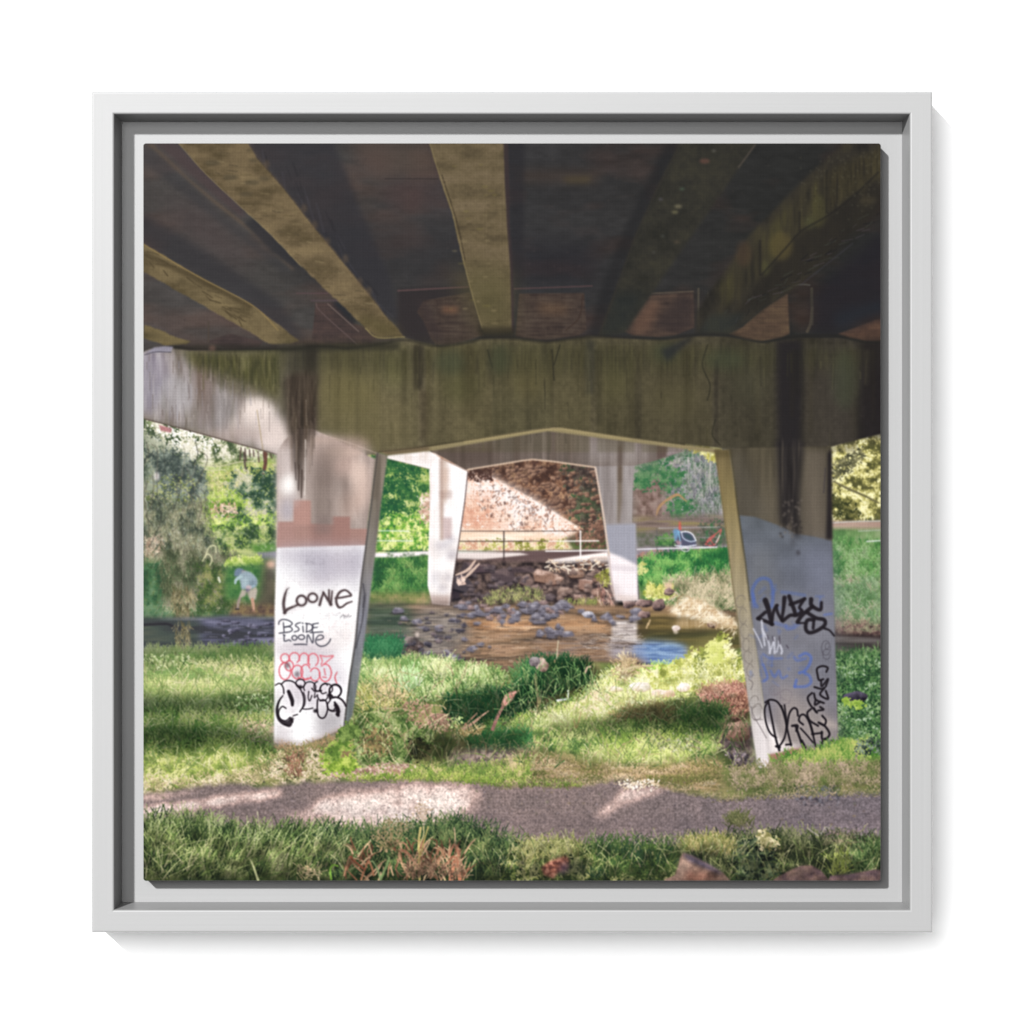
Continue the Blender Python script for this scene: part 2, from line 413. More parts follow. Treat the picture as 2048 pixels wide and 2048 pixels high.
# the embankment, dark above, sunlit in a wedge
eb = poly(N('860,905 1275,905 1275,1125 860,1125')); tex(eb, '45302b 66473d 82604f', n16, con=1.8, lab=EMBANK)
dabs(poly(N('930,920 1200,925 1215,1090 1100,1060 985,955')), 2200, (2, 4.2), '54392f 76523f 936a52 b08868', n16, asp=1.5, con=1.7, lab=EMBANK)
dabs(poly(N('1130,925 1192,935 1206,1080 1150,1050'), 8), 800, (2, 4), '37312e 54463f 6f6257 3f5a3a', n16, asp=1.4)
blob(1175, 1010, 22, 26, 9, '4c6a3e', .55)
fill(N('940,922 1190,936 1195,960 985,945'), '2e201e', .5, 9)
for i in range(260):
    x, y = rng.uniform(950, 1200), rng.uniform(930, 1085); rock(x, y, rng.uniform(3, 8), rng.uniform(2.5, 5.5), 'ae8870', '7a5a4a', '42302e', 500 + i, EMBANK, flat=.6)
lw = poly(N('860,905 938,905 948,940 965,956 985,955 1040,984 1100,1019 1168,1060 1130,1120 860,1120'), 1.2)
tex(lw, 'e2b296 f3cdb4 fce4d4 fff4ee', n30, con=1.6, lab=EMBANK)
tex(poly(N('945,958 985,956 1060,996 1130,1040 1080,1040 1000,1025 940,1010'), 8), 'fbe6da fff3ee fffaf8', n16)
tex(poly(N('918,985 985,1000 1010,1060 912,1075'), 12), 'e0a288 efbca0 f6d2bc', n16)
dabs(lw, 2600, (1.4, 2.6), 'd89f84 f0c4ac fff0e6', n8, con=1.8, jit=.3)
for i in range(150):
    x = rng.uniform(955, 1075); y = 962 + (x - 985) * .55 + rng.uniform(2, 75); a = rng.normal(1.0, .5); l = rng.uniform(2, 6)
    line([(x, y), (x + l * np.cos(a), y - l * np.sin(a))], rng.uniform(1.2, 3.0), '6a4a42', .6)
for i in range(60):
    x, y = rng.uniform(938, 985), rng.uniform(935, 962); line([(x, y), (x + rng.normal(0, 4), y + rng.uniform(2, 6))], 3, '4a302a', .8)
for i in range(50):
    x = rng.uniform(1040, 1110); y = rng.uniform(1000, 1062); line([(x, y), (x + rng.normal(0, 1.5), y + rng.uniform(2, 6))], 2, '6a4a42', .6)
tex(poly(N('915,1060 1060,1062 1130,1075 1165,1105 915,1105'), 3), 'eec3a2 f8dcc2 fdeeda', nh)
dabs(poly(N('915,1082 1150,1080 1160,1104 915,1106'), 2), 900, (1.4, 3), '8a8a3c c0bd62 e6dc98 f6e8c4 d8a486', n16, con=2.2, lab=EMBANK)
fill(N('1130,1078 1168,1062 1215,1100 1150,1098'), '5d5340', 1, 3); tex(poly(N('1140,1085 1216,1080 1216,1106 1150,1108'), 3), '3e4f2e 58683a 77804c', n8)
dabs(poly(N('1150,1062 1205,1040 1212,1095 1160,1095'), 3), 300, (1.6, 3.4), '5a4238 8a6452 a97c68', n8)
# the ramp of the footpath and driftwood
fill(N('912,1103 1000,1104 1100,1100 1218,1098 1220,1128 1060,1126 912,1128'), '6c5654', 1, 1, lab=FOOTPATH)
fill(N('912,1104 1040,1106 1060,1110 960,1120 912,1118'), 'eadbd6', 1, 1.2); fill(N('912,1100 1000,1102 1000,1104 912,1106'), 'e8efe0', .8, .8)
fill(N('990,1119 1110,1104 1216,1099 1220,1106 1130,1110 1060,1118'), '66504f', 1, 1)
fill(N('1092,1126 1100,1120 1216,1104 1222,1128 1110,1130'), 'fff3ee', 1, 1, lab=FOOTPATH)
fill(N('1180,1115 1220,1113 1220,1120 1180,1120'), 'dcc7bd', 1, 1)
tex(poly(N('908,1120 1100,1126 1226,1122 1236,1212 900,1215 905,1160'), 3), '33292b 52433f 745f58', n8, con=1.6, lab=STONES)

# right hillside behind the far leg
hr = poly(box(1262, 893, 1470, 1110)); tex(hr, '5f6f5a 7c7f78 8c8a8c 9a928c', n30, con=1.6, lab=HILL)
dabs(poly(N('1262,905 1400,890 1430,910 1440,1000 1330,990 1262,1000'), 8), 2000, (1.8, 4), '3f6a4a 5f7f62 849080 a6a49a', n16, con=2, lab=HILL)
blades(poly(N('1350,930 1440,910 1450,1060 1340,1060'), 6), 1100, (8, 22), '66666c 86848c a8a4a4 5c705c', n16, spread=.25, con=2, lab=HILL)
tex(poly(N('1262,960 1330,950 1340,1050 1262,1060'), 10), '6a544a 8a7068 a08a80', n8)
for q in ((1340, 955, 26, 20), (1360, 1015, 22, 20), (1300, 930, 26, 20), (1285, 960, 14, 14)): dabs(poly(N(' '.join(f'{q[0] + q[2] * np.cos(t):.0f},{q[1] + q[3] * np.sin(t):.0f}' for t in np.linspace(0, 6.2, 12))), 6), 260, (1.8, 3.8), '2f6a42 467c4c 6a9062', n8, lab=HILL)
dabs(poly(N('1366,890 1440,893 1438,925 1418,918 1400,905'), 2), 420, (1.6, 3.4), 'b0a850 d9d07a f1eaa4', n8, con=2)
for x in (1378, 1385, 1400, 1412, 1421): line([(x, 905), (x + rng.normal(0, 3), 940 + rng.uniform(-10, 20)), (x + rng.normal(0, 6), 975)], 1.6, 'b8b4a8', .7)
line(N('1421,925 1420,970 1424,985'), 2.4, 'c4c0b8', .8)
line(N('1313,1030 1318,1015 1330,1003 1352,990 1362,993 1373,1003'), [3, 5, 5, 6, 4, 2], 'b08a62', .95)
tex(poly(N('1270,1035 1450,1030 1456,1075 1270,1075'), 6), '6a5a50 84706a 8f8058', nh, con=1.6)
tex(poly(N('1275,1065 1460,1062 1460,1100 1275,1100'), 4), '58604a 6f6c62 7f7a78', n8)
dabs(poly(N('1315,1075 1350,1070 1352,1094 1315,1094'), 3), 260, (1.6, 3.4), '2f5a34 4a7a44 6a9452', n8)
dabs(poly(N('1405,1045 1460,1045 1460,1092 1400,1092'), 4), 400, (1.6, 3.4), '4a4f42 666458 3f6a44', n8)
tex(poly(N('1272,1095 1462,1090 1462,1108 1272,1112'), 2), '7a6e74 8c8088 9a8c90', nh, lab=FOOTPATH)
# mid bank grass on the right
mg = poly(N('1274,1120 1310,1108 1400,1098 1470,1095 1480,1215 1380,1235 1280,1205')); tex(mg, '3a6a36 4f7f40 7b8a58', n30, con=1.6, lab=FARGRASS)
dabs(poly(N('1276,1108 1330,1104 1320,1125 1276,1125'), 3), 200, (1.6, 3), 'a87a6e c49a88', n8)
blades(poly(N('1276,1130 1310,1115 1470,1105 1470,1170 1280,1175')), 2400, (8, 20), '1f5a30 34783a 58984a 7fae5c', n16, con=2, lab=FARGRASS)
blades(poly(N('1330,1165 1480,1150 1485,1225 1360,1225'), 6), 1500, (10, 22), '5f6a46 8a8562 aa9c7c c7b898', n16, spread=.6, con=2, lab=FARGRASS)
dabs(poly(N('1276,1128 1292,1125 1294,1145 1276,1148'), 2), 90, (1.5, 3), 'b3b860 dede8e', n8)
dabs(poly(N('1287,1190 1300,1165 1315,1178 1345,1172 1350,1190 1330,1198 1300,1198'), 2), 460, (1.6, 3.4), '8a9a3c c0c85c e8e88c f6f0b4', n8, con=1.8, lab=BUSH)
blades(poly(box(1292, 1180, 1345, 1195)), 140, (8, 18), 'c0bc60 e8e090', n8)
blob(1338, 1172, 9, 7, 2, 'e2c0a0'); 
for i in range(14):
    x = rng.uniform(1370, 1470); line([(x, 1215), (x + rng.uniform(4, 30), 1150 + rng.uniform(-30, 40))], 1.5, 'cdbf9c', .8)

# boulders under the far beam
for a in ((936, 1140, 30, 22, '8a7274', '4c4044', '1f1a20', 1), (905, 1180, 22, 34, '5a4c50', '352c34', '15121a', 2), (925, 1165, 26, 26, '7a6a70', '4a4248', '1c1a22', 3),
          (965, 1135, 36, 16, '86706c', '54444a', '241d24', 4), (1008, 1150, 34, 22, '7c6866', '54464a', '1e1a20', 5), (1052, 1160, 20, 18, 'c0a296', '7d655e', '2c2024', 6),
          (1044, 1140, 36, 12, '7d6664', '4e4044', '201a1e', 7), (1085, 1150, 30, 18, 'e2c2b4', '93705f', '30201f', 8), (1072, 1175, 18, 14, 'b79a90', '75605c', '2a2022', 9),
          (1108, 1158, 24, 18, 'f0d4c6', '9c7867', '3a2624', 10), (1150, 1146, 26, 16, 'e9cdbf', '90705f', '33221f', 11), (1172, 1168, 26, 22, 'efd2c6', '9a7668', '35241f', 12),
          (1130, 1182, 22, 15, 'cbb0a2', '82675c', '2e2221', 13), (1195, 1150, 16, 18, 'd8bba8', '8a6a5a', '2e201c', 14), (1098, 1192, 20, 11, '9c8684', '5e5154', '221d24', 15),
          (1160, 1192, 18, 12, 'd9b9ac', '8a6c60', '32241f', 16), (1195, 1185, 18, 14, 'c09c8c', '7c5c50', '2c1f1e', 17)): block(a[0], a[1] + 2, a[2] * .8, a[3] * .8, *a[4:7], 700 + a[7], STONES, n=5 + a[7] % 3)
for i in range(70):
    x, y = rng.uniform(920, 1215), rng.uniform(1135, 1208); block(x, y, rng.uniform(4, 11), rng.uniform(3, 7), *(('c4a89c', '7f6860', '2c2224') if x > 1060 else ('8f7c7c', '564a4e', '201c22')), 2200 + i, STONES)
for i in range(70):
    x, y = rng.uniform(1095, 1215), rng.uniform(1120, 1140); line([(x, y), (x + rng.normal(0, 8), y + rng.normal(2, 4))], rng.uniform(1.5, 3), ['fff0dc', 'e8c8a8', '8a6450', 'f6e2c8'][i % 4], .9)
for q in ('912,1150 935,1140 950,1122', '928,1158 940,1146 958,1128'): line(N(q), [3, 6, 4], 'e8c8b4', .9)
dabs(poly(N('912,1160 930,1150 930,1168 916,1172'), 1), 60, (1.5, 3), 'd8b0a0 f0d4c4', n8)
blades(poly(N('985,1188 1010,1178 1045,1176 1080,1182 1090,1202 1000,1207 960,1208'), 3), 600, (3, 8), '5a6040 7c7f4e a3a068', n8, lab=BANK, rootc=.85)
blades(poly(N('1130,1205 1200,1200 1200,1215 1120,1215'), 2), 260, (4, 9), '66703c 8a8a4c b0a868', n8, rootc=.85)
dabs(poly(N('1190,1150 1222,1135 1225,1165 1200,1170'), 3), 150, (1.5, 3), '7a7a34 a8a84c d0cc78', n8)
for i in range(46):
    x, y = rng.uniform(1195, 1230), rng.uniform(1170, 1215); line([(x, y), (x + rng.uniform(-6, 10), y + rng.uniform(5, 16))], 1.6, ['c08a7c', 'e2b8a4', '8a5a50', 'f0d0bc'][i % 4], .85)

# ======================================================== the stream
st = poly(N('728,1212 800,1208 900,1212 960,1215 1040,1206 1250,1212 1300,1208 1480,1225 1500,1345 1300,1352 1000,1350 728,1320'), 2)
tex(st, '54463a 78604c 937459 aa866a', nh, con=1.5, lab=STREAM)
tex(poly(N('728,1205 815,1208 840,1240 815,1320 728,1320'), 9), '3c4a40 4a5a48 5e6858', nh, con=1.6)
tex(poly(N('840,1212 930,1215 940,1270 900,1330 830,1330 820,1260'), 12), '6a625e 857a72 9c9088', nhf, con=1.6)
tex(poly(N('920,1240 1080,1240 1075,1265 960,1262'), 6), 'b07f58 cf9c72 e6bc94', nh, con=1.6)
tex(poly(N('1065,1235 1230,1240 1215,1268 1120,1262'), 6), 'a57a58 bf9068 c9a27c', nh)
tex(poly(N('1070,1272 1240,1268 1240,1320 1070,1325'), 10), '8a6a52 a5846a 8a7468', nhf, con=1.6)
tex(poly(N('1276,1225 1490,1238 1500,1290 1278,1275'), 7), '564a2c 6f5e36 8a7444', nh, con=1.6)
tex(poly(N('1360,1238 1470,1240 1475,1258 1340,1256'), 5), 'a88858 d2b083 e2c49a', nvf, .8)
tex(poly(N('1278,1265 1490,1262 1500,1300 1370,1305 1290,1285'), 5), '3c3c28 54502f 6c6038', nh)
tex(poly(N('1225,1240 1276,1243 1275,1283 1222,1284'), 1.5), 'b8aaa6 d8ccc6 eee4de', nhf, con=1.8)
fill(N('1275,1243 1300,1243 1296,1270 1276,1280'), '4c422c', .6, 3)
tex(poly(N('1215,1284 1276,1284 1282,1310 1220,1320'), 6), '8a7f7c a0959a b4aab0', nhf)
bw = poly(N('1276,1285 1300,1281 1345,1284 1372,1290 1374,1312 1364,1338 1312,1340 1290,1322 1272,1302'), 2)
bw2 = poly(N('1272,1288 1300,1281 1345,1284 1374,1292 1376,1316 1362,1338 1312,1340 1290,1322 1268,1302'), 5); tex(bw2, '5672a6 6d8ebe 90aed4', nhf, con=1.8, alpha=.95); put(bw, hx('ffffff'), 0, STREAM)
fill(N('1262,1290 1285,1290 1300,1330 1270,1312'), '8593b8', .7, 5)
for i in range(420):
    x, y = rng.uniform(770, 1260), rng.uniform(1222, 1345); l = rng.uniform(5, 26); d = rng.random() < .5
    line([(x, y), (x + l / 2, y + rng.normal(0, .7)), (x + l, y)], rng.uniform(.9, 1.8), '3f332e' if d else 'd8bfa2', .38 if d else .34)
for i in range(60):
    x, y = rng.uniform(1165, 1270), rng.uniform(1265, 1300); l = rng.uniform(8, 30)
    line([(x, y), (x + l / 2, y + rng.normal(0, 2.5)), (x + l, y + rng.normal(0, 1))], 1.3, ['43352e', 'd6ccc4'][i % 2], .6)
for i in range(26):
    x, y = rng.uniform(1285, 1350), rng.uniform(1286, 1335); line([(x, y), (x + rng.uniform(6, 24), y + rng.normal(0, 1))], 1.2, ['31508e', '8fb0e6'][i % 2], .5)
for i in range(40):
    x, y = rng.uniform(735, 830), rng.uniform(1225, 1300); line([(x, y), (x + rng.uniform(10, 40), y)], 1.3, ['2e3a34', '7a867c'][i % 2], .4)
# stones strewn over it
sb = ('bcb6c0', '706b78', '2d2a34')
for i in range(110):
    t = rng.random(); x = 915 + 225 * t; y = 1205 + 34 * np.sin(t * 3.0) * rng.random() + rng.uniform(-4, 12)
    block(x, y, rng.uniform(5, 12), rng.uniform(3, 7), *(sb if i % 4 else ('cdb2ac', '8a7270', '3a2e34')), 800 + i, STONES)
for v, x, y, rx, ry in (('10', 60, 200, 60, 40), ('10', 140, 170, 55, 40), ('10', 30, 140, 60, 34), ('10', 190, 300, 75, 44), ('10', 150, 260, 60, 30), ('10', 280, 260, 65, 34), ('10', 330, 250, 40, 26),
                        ('10', 200, 425, 60, 44), ('10', 310, 430, 80, 50), ('10', 390, 400, 46, 50), ('10', 470, 435, 70, 38), ('10', 280, 390, 50, 30), ('10', 370, 350, 30, 30),
                        ('10', 600, 210, 48, 30), ('10', 720, 280, 34, 38), ('10', 840, 270, 80, 54), ('10', 890, 315, 44, 26), ('10', 970, 260, 55, 18), ('10', 1130, 210, 70, 46), ('10', 1110, 280, 70, 40),
                        ('9', 650, 200, 70, 34), ('9', 720, 280, 50, 30), ('9', 840, 310, 60, 34), ('9', 1050, 375, 55, 40), ('9', 1200, 300, 60, 30), ('9', 1280, 245, 50, 22), ('9', 1440, 225, 60, 40),
                        ('9', 1420, 325, 46, 24), ('9', 1380, 570, 70, 40), ('9', 1460, 525, 50, 24), ('9', 1300, 480, 46, 22), ('9', 1130, 620, 70, 40), ('9', 1210, 660, 80, 34), ('9', 1140, 690, 60, 30),
                        ('9', 960, 610, 50, 26), ('9', 1050, 485, 40, 18), ('9', 940, 520, 40, 22), ('9', 900, 370, 70, 20), ('9', 1540, 550, 22, 12), ('9', 1620, 190, 60, 40), ('9', 1360, 250, 50, 30)):
    ox, oy, kk = _v[v]; block(ox + kk * x, oy + kk * y, kk * rx, kk * ry, *sb, int(x * 7 + y), STONES, n=5 + int(x) % 4); line([(ox + kk * (x - rx), oy + kk * (y + ry * .9)), (ox + kk * (x + rx), oy + kk * (y + ry * .95))], kk * ry * .5, '241f22', .35, soft=2)
for x, y, rx, ry, t in ((1200, 130, 85, 45, 0), (1050, 130, 60, 60, 0), (1340, 150, 62, 66, 1), (1200, 240, 60, 40, 0), (1440, 20, 50, 40, 1)):
    rock(1040 + .207 * x, 1180 + .207 * y, .207 * rx, .207 * ry, 'c0a098', '7d6460', '2e2426', 3 * x, STONES)
rock(1040 + .207 * 660, 1180 + .207 * 240, 13, 7, 'd8d4dc', '8c8a98', '3a3844', 5, STONES)
rock(1352, 1257, 8, 7, 'fff8f2', 'ddc8bc', '6a5a50', 8, STONES); blob(1352, 1265, 5, 3, 1, 'e8d6c4', .7)
rock(1425, 1250, 11, 7, '9a7a6a', '6a5048', '33241f', 9, STONES)
rock(825, 1292, 22, 17, '9a8a84', '5a4c4a', '26201f', 77, STONES, rough=.25); fill(V('9', '800,470 850,420 870,450 840,520 720,560'), '2a2628', .7, 2); blob(835, 1270, 4, 6, 1.5, 'e2cfc4', .9)
for x, y in ((1300, 1240), (1296, 1247)): line([(x, y), (x - 3, y + 9)], 3, 'd8b88a', .9)
for i in range(46):
    x, y = rng.uniform(800, 930), rng.uniform(1225, 1320); block(x, y, rng.uniform(3, 9), rng.uniform(1.6, 4), *(('8d8690', '4a4550', '201e26') if i % 3 else ('b09c98', '6f6266', '2e282e')), 1800 + i, STONES)
for i in range(30):
    x, y = rng.uniform(760, 860), rng.uniform(1285, 1330); block(x, y, rng.uniform(4, 11), rng.uniform(2, 5), '77737f', '45424d', '1d1b22', 1900 + i, STONES)
# broken reflections
for i in range(260):
    x, y = rng.uniform(800, 1260), rng.uniform(1235, 1345); l = rng.uniform(4, 16)
    line([(x, y), (x + l / 2, y + rng.normal(0, 1.2)), (x + l, y)], rng.uniform(1.2, 3), ['2f2826', '4a3a30', 'c9a684', 'e6cdb0', '8a8488'][i % 5], .3, soft=1.4)
# straw on the far shore
tex(poly(N('1345,1215 1375,1192 1400,1198 1470,1240 1478,1256 1400,1238 1340,1232'), 3), 'd0b088 ecd6b4 fdf0d8', n8, con=1.6, lab=FARGRASS)
for i in range(190):
    x, y = rng.uniform(1345, 1475), 0; y = 1200 + (x - 1380) * .45 + rng.uniform(-6, 26); line([(x, y), (x + rng.uniform(-22, 8), y + rng.uniform(-4, 14))], 1.4, ['fff4dc', 'e6cca2', 'a8845c', 'f2dfba'][i % 4], .85)

# ======================================================== the far frame of the bridge
ff = V('6', '-520,580 20,488 120,472 720,550 750,545 1105,540 1320,490 1560,408 1600,350 1000,250 280,150 -400,280 -905,372'); tex(poly(ff), '5f544c 70625a 80726a', nv, con=1.1, lab=FAR)
fill(V('6', '-905,372 -520,580 -200,525 -250,300'), '4a3c35', .6, 10)
tex(poly(V('6', '600,250 1340,330 1320,490 1105,545 750,560 640,520'), 14), '7f736e 8f8480 9c918c', nv, con=1.4)
fill(V('6', '1325,330 1430,345 1415,450 1325,475'), '5e4c46', .85, 1.5); fill(V('6', '1435,345 1600,360 1560,408 1420,448'), '9d8e92', .9, 1.5)
for x, w, a in ((300, 40, .5), (60, 30, .35), (470, 20, .3), (930, 70, .35), (1170, 16, .3), (1250, 20, .3), (-60, 60, .5)): fill(V('6', f'{x},200 {x + w},200 {x + w},520 {x},520'), '46382f', a, 3)
line(V('6', '-500,575 -480,572 20,490 120,478 300,495 720,553'), 3.4, 'd4b8a0', .9, FAR, straight=True)
# right far leg
rl = V('6', '722,545 1108,540 1090,850 1085,1098 1120,1100 1130,1450 1146,1842 930,1842 880,1650 830,1250 770,830'); k = poly(rl); tex(k, '857b78 948a88 a39a98', nv, con=1.2, lab=FAR)
fill(V('6', '945,540 990,540 985,900 960,1100 945,1100'), '6c5c4a', .75, 2.5); fill(V('6', '955,350 980,350 985,700 955,700'), '55443a', .6, 2.5)
fill(V('6', '828,1110 1120,1100 1132,1500 1000,1480 850,1370'), 'a0a1b0', .85, 2); 
fill(V('6', '848,1372 1000,1430 1134,1502 1146,1842 930,1842 880,1650'), 'f8eef0', 1, 1.6); fill(V('6', '860,1500 1130,1520 1130,1560 870,1540'), 'd9ccd2', .8, 3); fill(V('6', '880,1640 960,1700 1010,1842 925,1842'), 'd9c8c8', .7, 5); fill(V('6', '920,1790 1146,1800 1146,1842 930,1842'), 'd6bdb2', .6, 3)
line(V('6', '728,555 775,830 812,1050 838,1250 860,1400'), 3.6, 'dbc2b0', .95); line(V('6', '862,1400 885,1620 915,1800'), 2, 'c9b0a8', .8)
# left far leg, in the sun
ll = V('5', '555,442 750,400 940,380 1070,468 1330,592 1300,880 1260,1160 1220,1430 1180,1700 1160,1890 990,1875 945,1700 950,1400 970,900 962,572 760,520 555,470'); tex(poly(ll), 'f2e8e4 fbf4f2 fffcfc', n30, lab=FAR)
for x0, x1, y0, y1, c, a in ((1062, 1100, 470, 1260, '8a5f48', .6), (1100, 1130, 480, 900, 'b08a70', .5), (1090, 1180, 1040, 1250, 'b08a86', .55), (1060, 1180, 780, 860, 'a58478', .45), (1095, 1160, 560, 800, 'd0ac98', .4), (730, 745, 420, 520, 'c09880', .5), (770, 785, 430, 530, 'c09880', .45), (870, 885, 400, 480, 'c8a48c', .5), (920, 935, 390, 500, 'c8a48c', .5), (975, 990, 600, 900, 'd8b8b0', .4), (1130, 1145, 500, 700, 'c8a08c', .35)):
    fill(V('5', f'{x0},{y0} {x1},{y0} {x1 - 4},{y1} {x0 + 4},{y1}'), c, a, 2.2)
for x, y, rx, ry, a in ((1090, 1310, 80, 26, .5), (1170, 1250, 40, 34, .45), (1180, 1400, 50, 50, .45), (1030, 1600, 60, 26, .35), (1140, 1620, 40, 40, .4), (1010, 1660, 50, 20, .3), (1090, 1720, 50, 40, .35), (1060, 1380, 40, 20, .25)):
    blob(660 + .207 * x, 820 + .207 * y, .207 * rx, .207 * ry, 5, '8d8494', a)
fill(V('5', '950,1790 1170,1790 1155,1890 990,1875'), 'a58a80', .7, 3); fill(V('5', '960,1850 1160,1850 1155,1895 985,1885'), '7a645c', .6, 2)
line(V('5', '1332,594 1302,880 1262,1160 1222,1430 1182,1700 1160,1890'), 2.2, '5a4a4a', .9); line(V('5', '555,472 762,522 962,574'), 1.6, '8a7a66', .6)
line(V('5', '1070,470 1200,530 1332,592'), 1.6, '8a6e60', .6)

# railing along the footpath, trailer and bicycle
def rail(pts, w, c, a=.95): line(pts, w, c, a, RAIL)
for v, q, w, c in (('5', '470,1165 760,1170', 2.2, 'dfe9dc'), ('5', '455,1263 800,1265', 2.2, 'dfe9dc'), ('5', '445,1361 945,1362', 1.6, '3c4a34'), ('5', '1270,1170 1932,1170', 1.6, '4a3a36'), ('5', '1255,1268 1932,1268', 1.6, '4a3a36'),
                   ('5', '1245,1362 1932,1364', 1.6, '5a4c44'), ('6', '-20,1170 630,1168', 1.8, '54443e'), ('6', '-20,1266 290,1266', 1.8, '54443e'), ('6', '280,1268 760,1264', 2.4, 'fbf6f2'), ('6', '-20,1366 250,1364', 1.8, '6a5a54'),
                   ('6', '250,1364 845,1356', 2.8, 'fffaf8'), ('6', '1135,1346 1540,1334 1900,1325', 2.6, 'e8e6ea'), ('6', '1340,1142 1932,1130', 1.7, 'b8b4b4'), ('6', '1345,1240 1900,1228', 1.3, '9a989a')): rail(V(v, q), w, c)
rail(V('5', '1680,1170 1680,1448'), 2.2, '3c3030'); rail(V('6', '583,1168 584,1412'), 3, 'fff8f6'); rail(V('6', '1322,1140 1322,1390'), 1.6, '5a5658', .7)
fill(V('6', '1480,1165 1500,1150 1560,1160 1560,1300 1500,1290'), '6f95b8', 1, .6, TRAILER); fill(V('6', '1550,1175 1600,1170 1660,1195 1700,1260 1705,1320 1560,1325 1500,1290'), '55566e', 1, .6, TRAILER)
fill(V('6', '1580,1190 1640,1205 1680,1255 1660,1262 1600,1240'), '3f5560', 1, .5); line(V('6', '1555,1180 1610,1175 1665,1200 1700,1260'), 2.4, 'f0f2f8'); line(V('6', '1560,1190 1580,1240 1640,1270 1695,1265'), 2, 'c8d8ea')
line(V('6', '1530,1170 1545,1250 1555,1320'), 2.2, '86c0e0'); fill(V('6', '1500,1262 1560,1270 1560,1310 1510,1300'), 'b88f96', .8, 1); fill(V('6', '1540,1080 1552,1078 1560,1168 1535,1160'), 'd8584e', 1, .5, TRAILER)
line(E('6', 1600, 1345, 36, 20, 0, 180), 2, 'f6f6fa', 1, TRAILER); line(E('6', 1600, 1335, 36, 26), 1.6, '3a3a44', .6); line(E('6', 1495, 1300, 18, 24), 2, '33343e', .8, TRAILER)
line(V('6', '1500,1310 1600,1318 1700,1305'), 2.4, 'e6e8f2'); rail(V('6', '1460,1336 1900,1325'), 2.4, 'eeecf0')
for q in ('1790,1295 1830,1240 1900,1190 1945,1150', '1800,1300 1850,1310 1900,1280 1945,1165', '1830,1240 1870,1300', '1800,1290 1880,1215'): line(V('6', q), 2.2, 'd0605c', .95, BIKE)
line(V('6', '1890,1290 1930,1210'), 2, 'f2ece8', .9, BIKE)
for x, y, r in ((1790, 1300, 26), (1880, 1300, 24)): line(E('6', x, y, r, r * .7), 1.6, '3c3436', .8, BIKE)

# the person stooping at the water's edge
fill(V('8', '920,390 960,370 1010,390 1010,440 960,450 915,450'), '6f8296', 1, .8, PERSON, smooth=True); fill(V('8', '985,395 1030,395 1030,450 985,455'), '9a8f92', 1, 1, PERSON); fill(V('8', '970,430 1010,440 1000,465 975,460'), '5f5f6c', .9, 1)
fill(V('8', '960,440 1020,400 1080,415 1130,470 1138,520 1110,560 1040,570 985,575 975,530'), '94a6b0', 1, .8, PERSON, smooth=True); fill(V('8', '990,470 1050,460 1040,540 995,550'), 'adc0c6', .8, 2); fill(V('8', '1060,500 1120,480 1120,545 1060,560'), '6c7f8e', .6, 2)
line(V('8', '975,450 930,480 920,515'), [7, 6, 4], 'a9c0c4', 1, PERSON); line(V('8', '1100,540 1060,560 1035,560'), [5, 5, 4], '93aab6', 1, PERSON); blob(281 + 217, 1060 + 116, 6, 5, 1, 'c3aeb2'); blob(496, 1182, 6, 4, 1, '6a6282', .9)
fill(V('8', '985,575 1030,590 1020,640 965,660 960,645'), 'b3a99a', 1, .8, PERSON); fill(V('8', '1040,600 1125,550 1138,590 1120,675 1060,675'), 'b8ad9f', 1, .8, PERSON); fill(V('8', '1030,590 1060,580 1050,640 1035,640'), '8d857c', .8, 1.5)
line(V('8', '965,655 950,700 945,755'), [5, 5, 4], 'a08e84', 1, PERSON); line(V('8', '1085,672 1095,730 1100,770'), [7, 6, 4], 'c49880', 1, PERSON); line(V('8', '925,765 955,762'), 3, '2f2c34', .9, PERSON); line(V('8', '1085,780 1115,790'), 3, '8d6a58', .9, PERSON)
# ======================================================== far right, past the near leg
k = poly(box(1655, 860, 1775, 1060)); tex(k, '5c5a34 9a9450 cfc678', n16, con=1.6, lab=HEDGE)
dabs(k, 2600, (1.6, 3.6), '54542e 8f8a4a cfc576 e9e096 f6efb8', n16, con=2.2, jit=.2, bias=.14, lab=HEDGE)
dabs(poly(V('7', '1450,560 1580,450 1720,380 1760,440 1620,560 1560,640 1450,660'), 4), 330, (1.6, 3.4), '4a4a34 6a6848 8d8860', n8)
line(V('7', '1460,690 1600,760 1760,830 1900,900'), [3, 5, 4, 3], '6a6444', .9); line(V('7', '1450,860 1560,960 1720,1000'), 5, '5f5a38', .8)
dabs(poly(V('7', '1450,820 1600,900 1720,1000 1690,1060 1450,1040'), 5), 420, (1.6, 3.4), '33381f 55562f 7f7a44', n8)
dabs(poly(V('7', '1780,1060 1920,1080 1920,1150 1800,1130'), 3), 150, (1.6, 3), '3f4a2a 6a6c40', n8)
tex(poly(box(1655, 1042, 1775, 1062), 2), '7a6458 a58678 b89c8c', nh, con=1.5)
tex(poly(box(1655, 1058, 1775, 1250), 3), '557f48 6f9258 8aa070', n30, con=1.6, lab=FARGRASS)
blades(poly(box(1655, 1085, 1775, 1160), 3), 900, (8, 18), '346a34 528644 769e5c 90a87c', n16, lab=FARGRASS)
blades(poly(box(1655, 1160, 1775, 1255), 3), 900, (8, 18), '587a50 7d9870 92a582 a59c84', n16, spread=.6, lab=FARGRASS)
rail(V('7', '1450,1090 1640,1078 1910,1072'), 2.2, 'c9c8c4'); rail(V('7', '1780,1270 1910,1262'), 2.4, 'e2e4e4'); line(V('7', '1700,1170 1910,1160'), 2, 'c8cdc8', .6)
